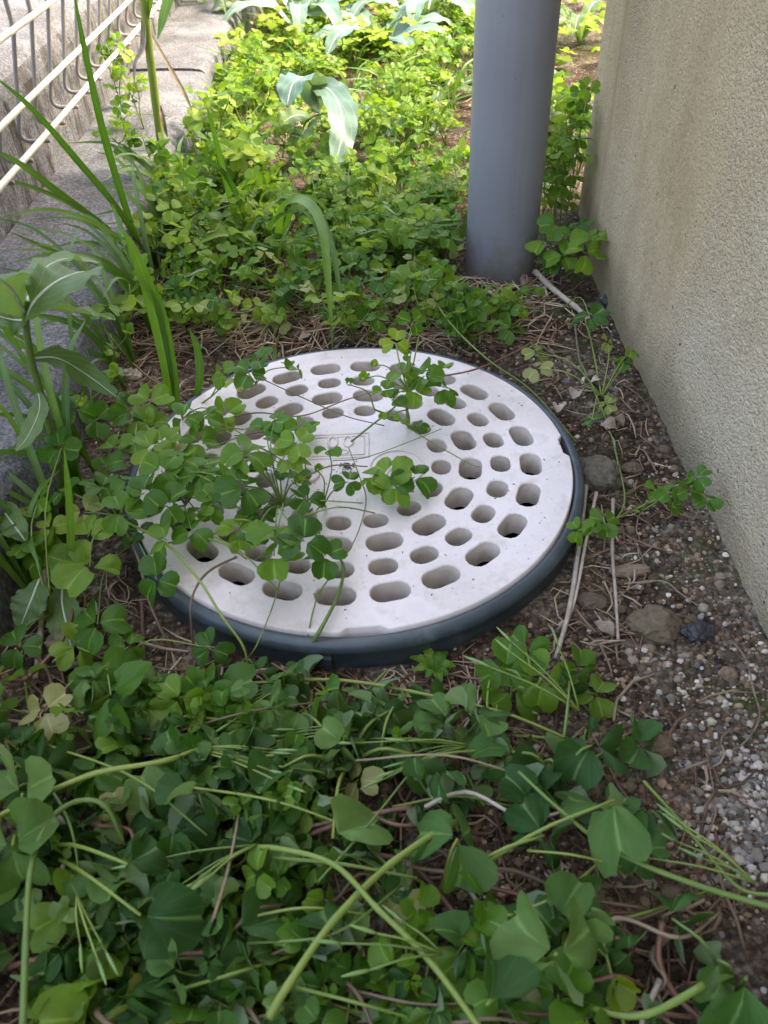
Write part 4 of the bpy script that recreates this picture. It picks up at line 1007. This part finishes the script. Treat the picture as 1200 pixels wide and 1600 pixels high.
# far rosette weeds with long leaves
def rosette(px, py, label, n, L, w, mat, up=0.6, lobes=0):
    base = at_z(px, py, 0.0)
    r = thing('rosette_weed', base, label, 'weed', 'far rosette weeds')
    a0 = U(0, 6)
    for k in range(n):
        a = a0 + 2 * pi * k / n + U(-.25, .25); l = L * U(.7, 1.15); d = Vector((cos(a), sin(a), 0))
        broad(r, [base, base + d * l * .35 + Vector((0, 0, l * up * .7)), base + d * l * .75 + Vector((0, 0, l * up * .8)), base + d * l + Vector((0, 0, l * up * .5))], w * U(.8, 1.15), mat, Vector((0, -.2, 1)), lobes=lobes)
rosette(480, 75, 'long leaved pale rosette at the top edge, near the fence side', 8, .26, .026, 'pale')
rosette(600, 95, 'long leaved rosette in the middle of the sunlit weeds', 8, .20, .024, 'pale', .5)
rosette(420, 40, 'tall narrow leaved rosette by the far kerb block', 8, .28, .022, 'broad', .9)
rosette(660, 55, 'grey green rosette at the top edge beside the drainpipe', 8, .24, .024, 'pale', .5)
rosette(690, 155, 'low toothed rosette just left of the drainpipe', 7, .13, .018, 'broad', .3, 3)
rosette(620, 200, 'low pale rosette flat on the soil behind the cover', 7, .11, .016, 'pale', .25)
rosette(345, 60, 'grassy rosette spilling over the far kerb', 8, .20, .014, 'broad', .9)
rosette(560, 10, 'tall rosette at the very top of the picture', 8, .30, .026, 'broad', .8)
rosette(720, 20, 'rosette at the top edge half hidden by the drainpipe', 8, .22, .022, 'broad', .6)
rosette(905, 70, 'bright rosette seen through the gap by the wall end', 7, .15, .018, 'broad', .6)

# ------------------------------------------------------------------ dry stems, straw
DRY = 'dry stems on the soil around the cover'
def dry(label, pts, r, mat='straw', n=6): return run_px(label, pts, r * .68, r * .45, mat, DRY, 'dry_stem', n, 0.15)
dry('split grey stalk lying by the wall side of the cover rim', [(915, 760, .010), (905, 850, .010), (890, 950, .010), (868, 1030, .006)], .0036)
dry('thin stalk beside the split grey stalk', [(932, 770, .012), (915, 850, .012), (900, 930, .010), (882, 985, .006)], .0022)
dry('bleached stalk ending in bare soil by the house wall', [(958, 780, .008), (957, 860, .008), (962, 930, .007), (966, 1000, .004)], .0024)
dry('pale broken chip of stem near the split stalk', [(835, 1008, .006), (862, 992, .008), (888, 972, .008)], .0016)
dry('thick dead grey root at the foot of the drainpipe', [(836, 425, .008), (868, 455, .012), (900, 480, .010), (920, 500, .004)], .0058)
dry('wavy pale root running along the soil to the house wall', [(897, 495, .004), (905, 560, .006), (915, 585, .006), (945, 605, .005), (985, 615, .004)], .0020)
dry('long pale twig crossing to the house wall foot', [(845, 540, .006), (900, 575, .008), (960, 595, .008), (1000, 620, .007), (1026, 660, .006)], .0018)
dry('bent dry grass stalk on bare soil near the wall', [(1145, 1003, .006), (1165, 1030, .016), (1178, 1080, .016), (1186, 1125, .008), (1150, 1170, .005), (1080, 1185, .004)], .0011)
dry('thin forked straw beside the moss patch', [(975, 912, .004), (1035, 908, .010), (1060, 925, .008), (1093, 948, .003)], .0009)
dry('weathered stick left of the cover beside the kerb', [(67, 855, .006), (68, 920, .008), (62, 1000, .008), (55, 1060, .006)], .0042)
dry('broken straw bundle in front of the kerb', [(100, 1045, .006), (135, 1030, .012), (168, 1010, .014)], .0030)
dry('short pale stick near the left front of the cover rim', [(205, 998, .005), (250, 1012, .007), (295, 1018, .005)], .0022)
dry('upright pale stick near the left front of the cover', [(222, 940, .008), (223, 985, .008), (225, 1035, .004)], .0024)
dry('dry reed crossing the tangle edge before the gravel', [(765, 1070, .006), (730, 1130, .008), (690, 1190, .006)], .0016)
dry('dead stem bundle in the straw behind the cover', [(640, 520, .006), (720, 505, .010), (800, 510, .008), (850, 530, .006)], .0022, 'stem_brown')
dry('red dead runner in the straw behind the cover', [(560, 470, .008), (640, 510, .010), (740, 520, .010), (815, 515, .008)], .0020, 'stem_red')
dry('brown runner curving from the kerb to the far left rim', [(130, 515, .05), (165, 520, .04), (200, 560, .02), (240, 595, .012), (290, 620, .010)], .0024, 'stem_brown')
dry('brown straw lying across the far left rim', [(200, 550, .006), (260, 545, .01), (330, 560, .008)], .0016, 'stem_brown')
dry('pale tan stalk in the tangle at lower right', [(720, 1370, .02), (770, 1440, .02), (840, 1500, .02), (900, 1600, .02)], .0020)
dry('brown stalk under the leaves at lower right', [(690, 1370, .015), (800, 1395, .016), (900, 1425, .016), (1000, 1425, .016)], .0022, 'stem_red')

# litter: uncountable fibres
def litter(name, regions, n, rr, LL, tones, label, mat='fibre', rise=0.004):
    b = MB()
    for k in range(n):
        px0, px1, py0, py1 = random.choice(regions)
        p = at_z(U(px0, px1), U(py0, py1), 0.0)
        if math.hypot(p.x, p.y) < 0.21 or p.x > WX - .01 and p.y < .6 or p.x < -.262: continue
        a = U(0, 2 * pi); L = U(*LL); d = Vector((cos(a), sin(a), 0)); c = U(-1.2, 1.2)
        pts = []
        for t in (-.5, -.17, .17, .5):
            q = p + d * (L * t) + Vector((-d.y, d.x, 0)) * (c * L * t * t)
            if math.hypot(q.x, q.y) < 0.205:
                q *= 0.207 / math.hypot(q.x, q.y); q.z = 0
            q.z = ground_h(q.x, q.y) + U(.0005, rise); pts.append(q)
        r = U(*rr); tn = random.choice(tones); s_ = U(.75, 1.2)
        b.tube(pts, [r * .8, r, r, r * .5], 4, tone=tuple(x * s_ for x in tn))
    o = b.build(name, M[mat]); return tag(o, label, None, None, 'stuff')
litter('straw_litter', [(180, 880, 430, 560), (180, 880, 430, 560), (120, 330, 520, 640), (820, 1060, 480, 820), (860, 1010, 760, 1040), (0, 420, 900, 1080), (420, 760, 1030, 1120), (250, 750, 150, 430)], 900, (.0003, .0010), (.010, .055),
       [(.36, .28, .19), (.30, .22, .15), (.20, .13, .09), (.15, .075, .05), (.42, .35, .26), (.24, .16, .11)], 'dry straw and root fibres strewn on the soil', rise=.008)
litter('twig_litter', [(0, 1150, 1080, 1600)], 420, (.0004, .0013), (.012, .06), [(.22, .15, .10), (.14, .08, .055), (.30, .23, .16), (.10, .065, .045)], 'dead stems and root fibres under the flattened clover', rise=.010)

litter('straw_mat', [(200, 860, 430, 545)], 520, (.0005, .0013), (.03, .11), [(.46, .38, .27), (.40, .30, .20), (.30, .20, .13), (.24, .12, .08), (.52, .45, .35)], 'mat of pale dead straw between the cover and the weeds', rise=.010)

DEADP = [(0, .2), (.3, .9), (.6, 1.0), (.85, .6), (1, .05)]
for k in range(34):                                                    # dead leaf scraps
    px, py = random.choice(((U(250, 850), U(440, 545)), (U(850, 1000), U(600, 1000)), (U(0, 420), U(950, 1080)), (U(100, 1000), U(1060, 1580))))
    p = at_z(px, py, 0.0)
    if math.hypot(p.x, p.y) < .225 or p.x > WX - .03 or p.x < -.25: continue
    p.z = ground_h(p.x, p.y) + .006; a = U(0, 6.28); d = Vector((cos(a), sin(a), U(-.1, .3))) * U(.010, .024)
    r = thing('dead_leaf', p, 'curled brown dead leaf scrap on the soil ' + ('behind the cover' if py < 560 else ('in front of the cover' if py > 1030 else ('by the kerb' if px < 500 else 'between cover and house wall'))), 'dead leaf', 'dead leaf scraps on the soil')
    blade(r, 'blade', [p, p + d * .5 + Vector((0, 0, .004)), p + d], U(.003, .007), 'straw', Vector((U(-.4, .4), U(-.4, .4), 1)), prof=DEADP, fold=U(.2, .9), wave=.4, seg=4)

# grit and pebbles
def blob(b, c, r, tone=None, lat=4, flat=.7):
    b0 = len(b.v); n = 5; sc = (U(.7, 1.3), U(.7, 1.2), flat * U(.7, 1.2)); rz = U(0, 6)
    b.v.append(c + Vector((0, 0, r * sc[2])))
    for i in (1, 2, 3):
        th = pi * i / 4
        for k in range(n):
            a = rz + 2 * pi * (k + .5 * i) / n; q = r * U(.82, 1.15)
            b.v.append(c + Vector((q * sc[0] * sin(th) * cos(a), q * sc[1] * sin(th) * sin(a), q * sc[2] * cos(th))))
    b.v.append(c - Vector((0, 0, r * sc[2])))
    e = len(b.v) - 1
    for k in range(n):
        l = (k + 1) % n
        b.f.append((b0, b0 + 1 + k, b0 + 1 + l)); b.f.append((e, b0 + 11 + l, b0 + 11 + k))
        for i in (0, 1):
            b.f.append((b0 + 1 + i * n + k, b0 + 1 + (i + 1) * n + k, b0 + 1 + (i + 1) * n + l, b0 + 1 + i * n + l))
    if tone is not None:
        if b.tone is None: b.tone = []
        b.tone += [tone] * (len(b.v) - b0)
GT = [(.44, .38, .31), (.30, .225, .155), (.20, .135, .085), (.12, .075, .045), (.075, .045, .027), (.11, .07, .042), (.27, .19, .12), (.56, .51, .44)]
b = MB()
for k in range(17000):
    u = rnd()
    if u < .60: p = at_z(U(700, 1210), U(500, 1450), 0)
    elif u < .8: p = at_z(U(0, 900), U(1000, 1610), 0)
    else: p = at_z(U(150, 900), U(300, 620), 0)
    if math.hypot(p.x, p.y) < .208 or (p.x > WX - .003 and p.y < .6) or p.x < -.265: continue
    r = .0006 + .0024 * rnd() ** 2.6
    p.z = ground_h(p.x, p.y) + r * .2
    light = noise.noise(Vector((p.x * 12, p.y * 12, 3))) > 0.05
    tn = random.choice(GT[:3] + GT[6:] if light and rnd() < .25 else GT[1:6]); s_ = U(.75, 1.15)
    blob(b, p, r, tuple(x * s_ for x in tn))
tag(b.build('grit', M['grit'], smooth=False), 'sandy grit and soil crumbs scattered over the bare soil', kind='stuff')
b = MB()
for k in range(1100):
    px, py = random.gauss(1175, 45), random.gauss(1270, 60)
    if rnd() < .12: px, py = random.gauss(1080, 50), random.gauss(1090, 60)
    p = at_z(px, py, 0)
    if p.x > WX - .003 or p.x < .08: continue
    r = .0008 + .0026 * rnd() ** 2; p.z = ground_h(p.x, p.y) + r * .3 + .0015 * rnd()
    v = U(.20, .52) if rnd() < .5 else U(.07, .2); blob(b, p, r, (v, v * U(.86, .95), v * U(.70, .88)))
tag(b.build('quartz_gravel', M['grit'], smooth=False), 'pale quartz gravel patch at the foot of the house wall', kind='stuff')
STM = []
for k in range(10):
    q = bmesh.new(); bmesh.ops.create_icosphere(q, subdivisions=2, radius=1.0); sd = Vector((k * 7.1, 0, 0))
    for v in q.verts: v.co *= 1 + .33 * noise.noise(v.co * 1.1 + sd) + .14 * noise.noise(v.co * 3 + sd)
    for v in q.verts: v.co.z *= .7
    me = bpy.data.meshes.new('stone'); q.to_mesh(me); q.free(); me.materials.append(M['stone'])
    me.polygons.foreach_set('use_smooth', [k % 2 == 0] * len(me.polygons)); STM.append(me)
def stone(p, r, parent=None, name='stone'):
    o = link(name, random.choice(STM), parent); o.location = p + Vector((0, 0, r * .05))
    o.scale = (r * U(.8, 1.2), r * U(.8, 1.2), r * U(.8, 1.1)); o.rotation_euler = (U(-.4, .4), U(-.4, .4), U(0, 6)); return o
n_s = 0
while n_s < 210:
    u = rnd()
    if u < .6: p = at_z(random.gauss(1040, 90), random.gauss(1050, 170), 0)
    elif u < .75: p = at_z(U(880, 1060), U(480, 860), 0)
    elif u < .9: p = at_z(U(500, 900), U(1020, 1250), 0)
    else: p = at_z(U(600, 900), U(440, 560), 0)
    if math.hypot(p.x, p.y) < .213 or p.x > WX - .008 or p.x < -.26: continue
    p.z = ground_h(p.x, p.y); stone(p, .0022 + .0034 * rnd() ** 2.2, ground); n_s += 1
def rock(px, py, r, mat, label, sc=(1, 1, 1)):
    q = bmesh.new(); bmesh.ops.create_icosphere(q, subdivisions=4, radius=r); sd = Vector((px * .01, py * .01, 0))
    for v in q.verts:
        n_ = v.co / r; v.co *= 1 + .30 * noise.noise(n_ * 1.2 + sd) + .12 * noise.noise(n_ * 3.5 + sd) + .09 * noise.noise(n_ * 8 + sd) + .05 * noise.noise(n_ * 18 + sd)
        v.co = Vector((v.co.x * sc[0], v.co.y * sc[1], v.co.z * sc[2]))
    me = bpy.data.meshes.new('rock'); q.to_mesh(me); q.free(); me.materials.append(M[mat])
    o = link('rock', me); p = at_z(px, py, 0); p.z = ground_h(p.x, p.y) + r * .35; o.location = p
    return tag(o, label, 'rock')
rock(938, 752, .019, 'rock', 'rounded dull grey rock beside the cover rim', (1, 1.1, .8))
rock(1020, 982, .0155, 'rock', 'brown angular rock on the bare soil', (1.2, 1, .8))
rock(1090, 990, .0095, 'char', 'dark blackish stone next to the brown angular rock', (1.3, .9, .7))
rock(986, 740, .0075, 'stone', 'small pale stone near the dull grey rock', (1.2, 1, .7))
rock(985, 895, .0095, 'stone', 'elongated whitish stone by the bleached stalk', (1.6, .7, .6))
rock(1022, 1178, .0085, 'stone', 'cream pebble at the edge of the large clover leaves', (1.2, 1, .7))
rock(924, 942, .0080, 'stone', 'tan pebble near the split grey stalk', (1.3, 1, .7))
rock(1135, 1060, .006, 'stone', 'white pebble among the grit near the wall', (1, 1, .7))
rock(208, 592, .009, 'stone', 'white stone by the far left rim near the kerb', (1.2, 1, .9))
rock(955, 478, .012, 'char', 'black stone at the foot of the house wall', (1, 1, .8))
rock(690, 128, .014, 'char', 'dark grey stone in the far weeds left of the drainpipe', (1.2, 1, .8))

# thick far ground cover behind what can be counted
b = MB(); b.uv = []
for k in range(1500):
    y = U(1.25, 3.2); x = U(-0.3, 1.2) if rnd() < .7 else U(-.3, .5)
    h = U(.01, .10); c = Vector((x, y, ground_h(x, y) + h)); b0 = len(b.v); a0 = U(0, 6)
    t = MB(); t.uv = []
    for q in range(3): leaflet(t, .017 * U(.8, 1.3), a0 + q * 2.09, U(0, .4), U(0, .5), radians(U(-20, 25)), .6)
    b.v += [v + c for v in t.v]; b.uv += t.uv; b.f += [tuple(i + b0 for i in f) for f in t.f]
tag(b.build('far_weeds', M['clover_far']), 'mass of sunlit weeds beyond the kerb end', kind='stuff')
print('objects', len(bpy.data.objects), 'leaves', sum(1 for o in bpy.data.objects if o.name.startswith('leaf')))
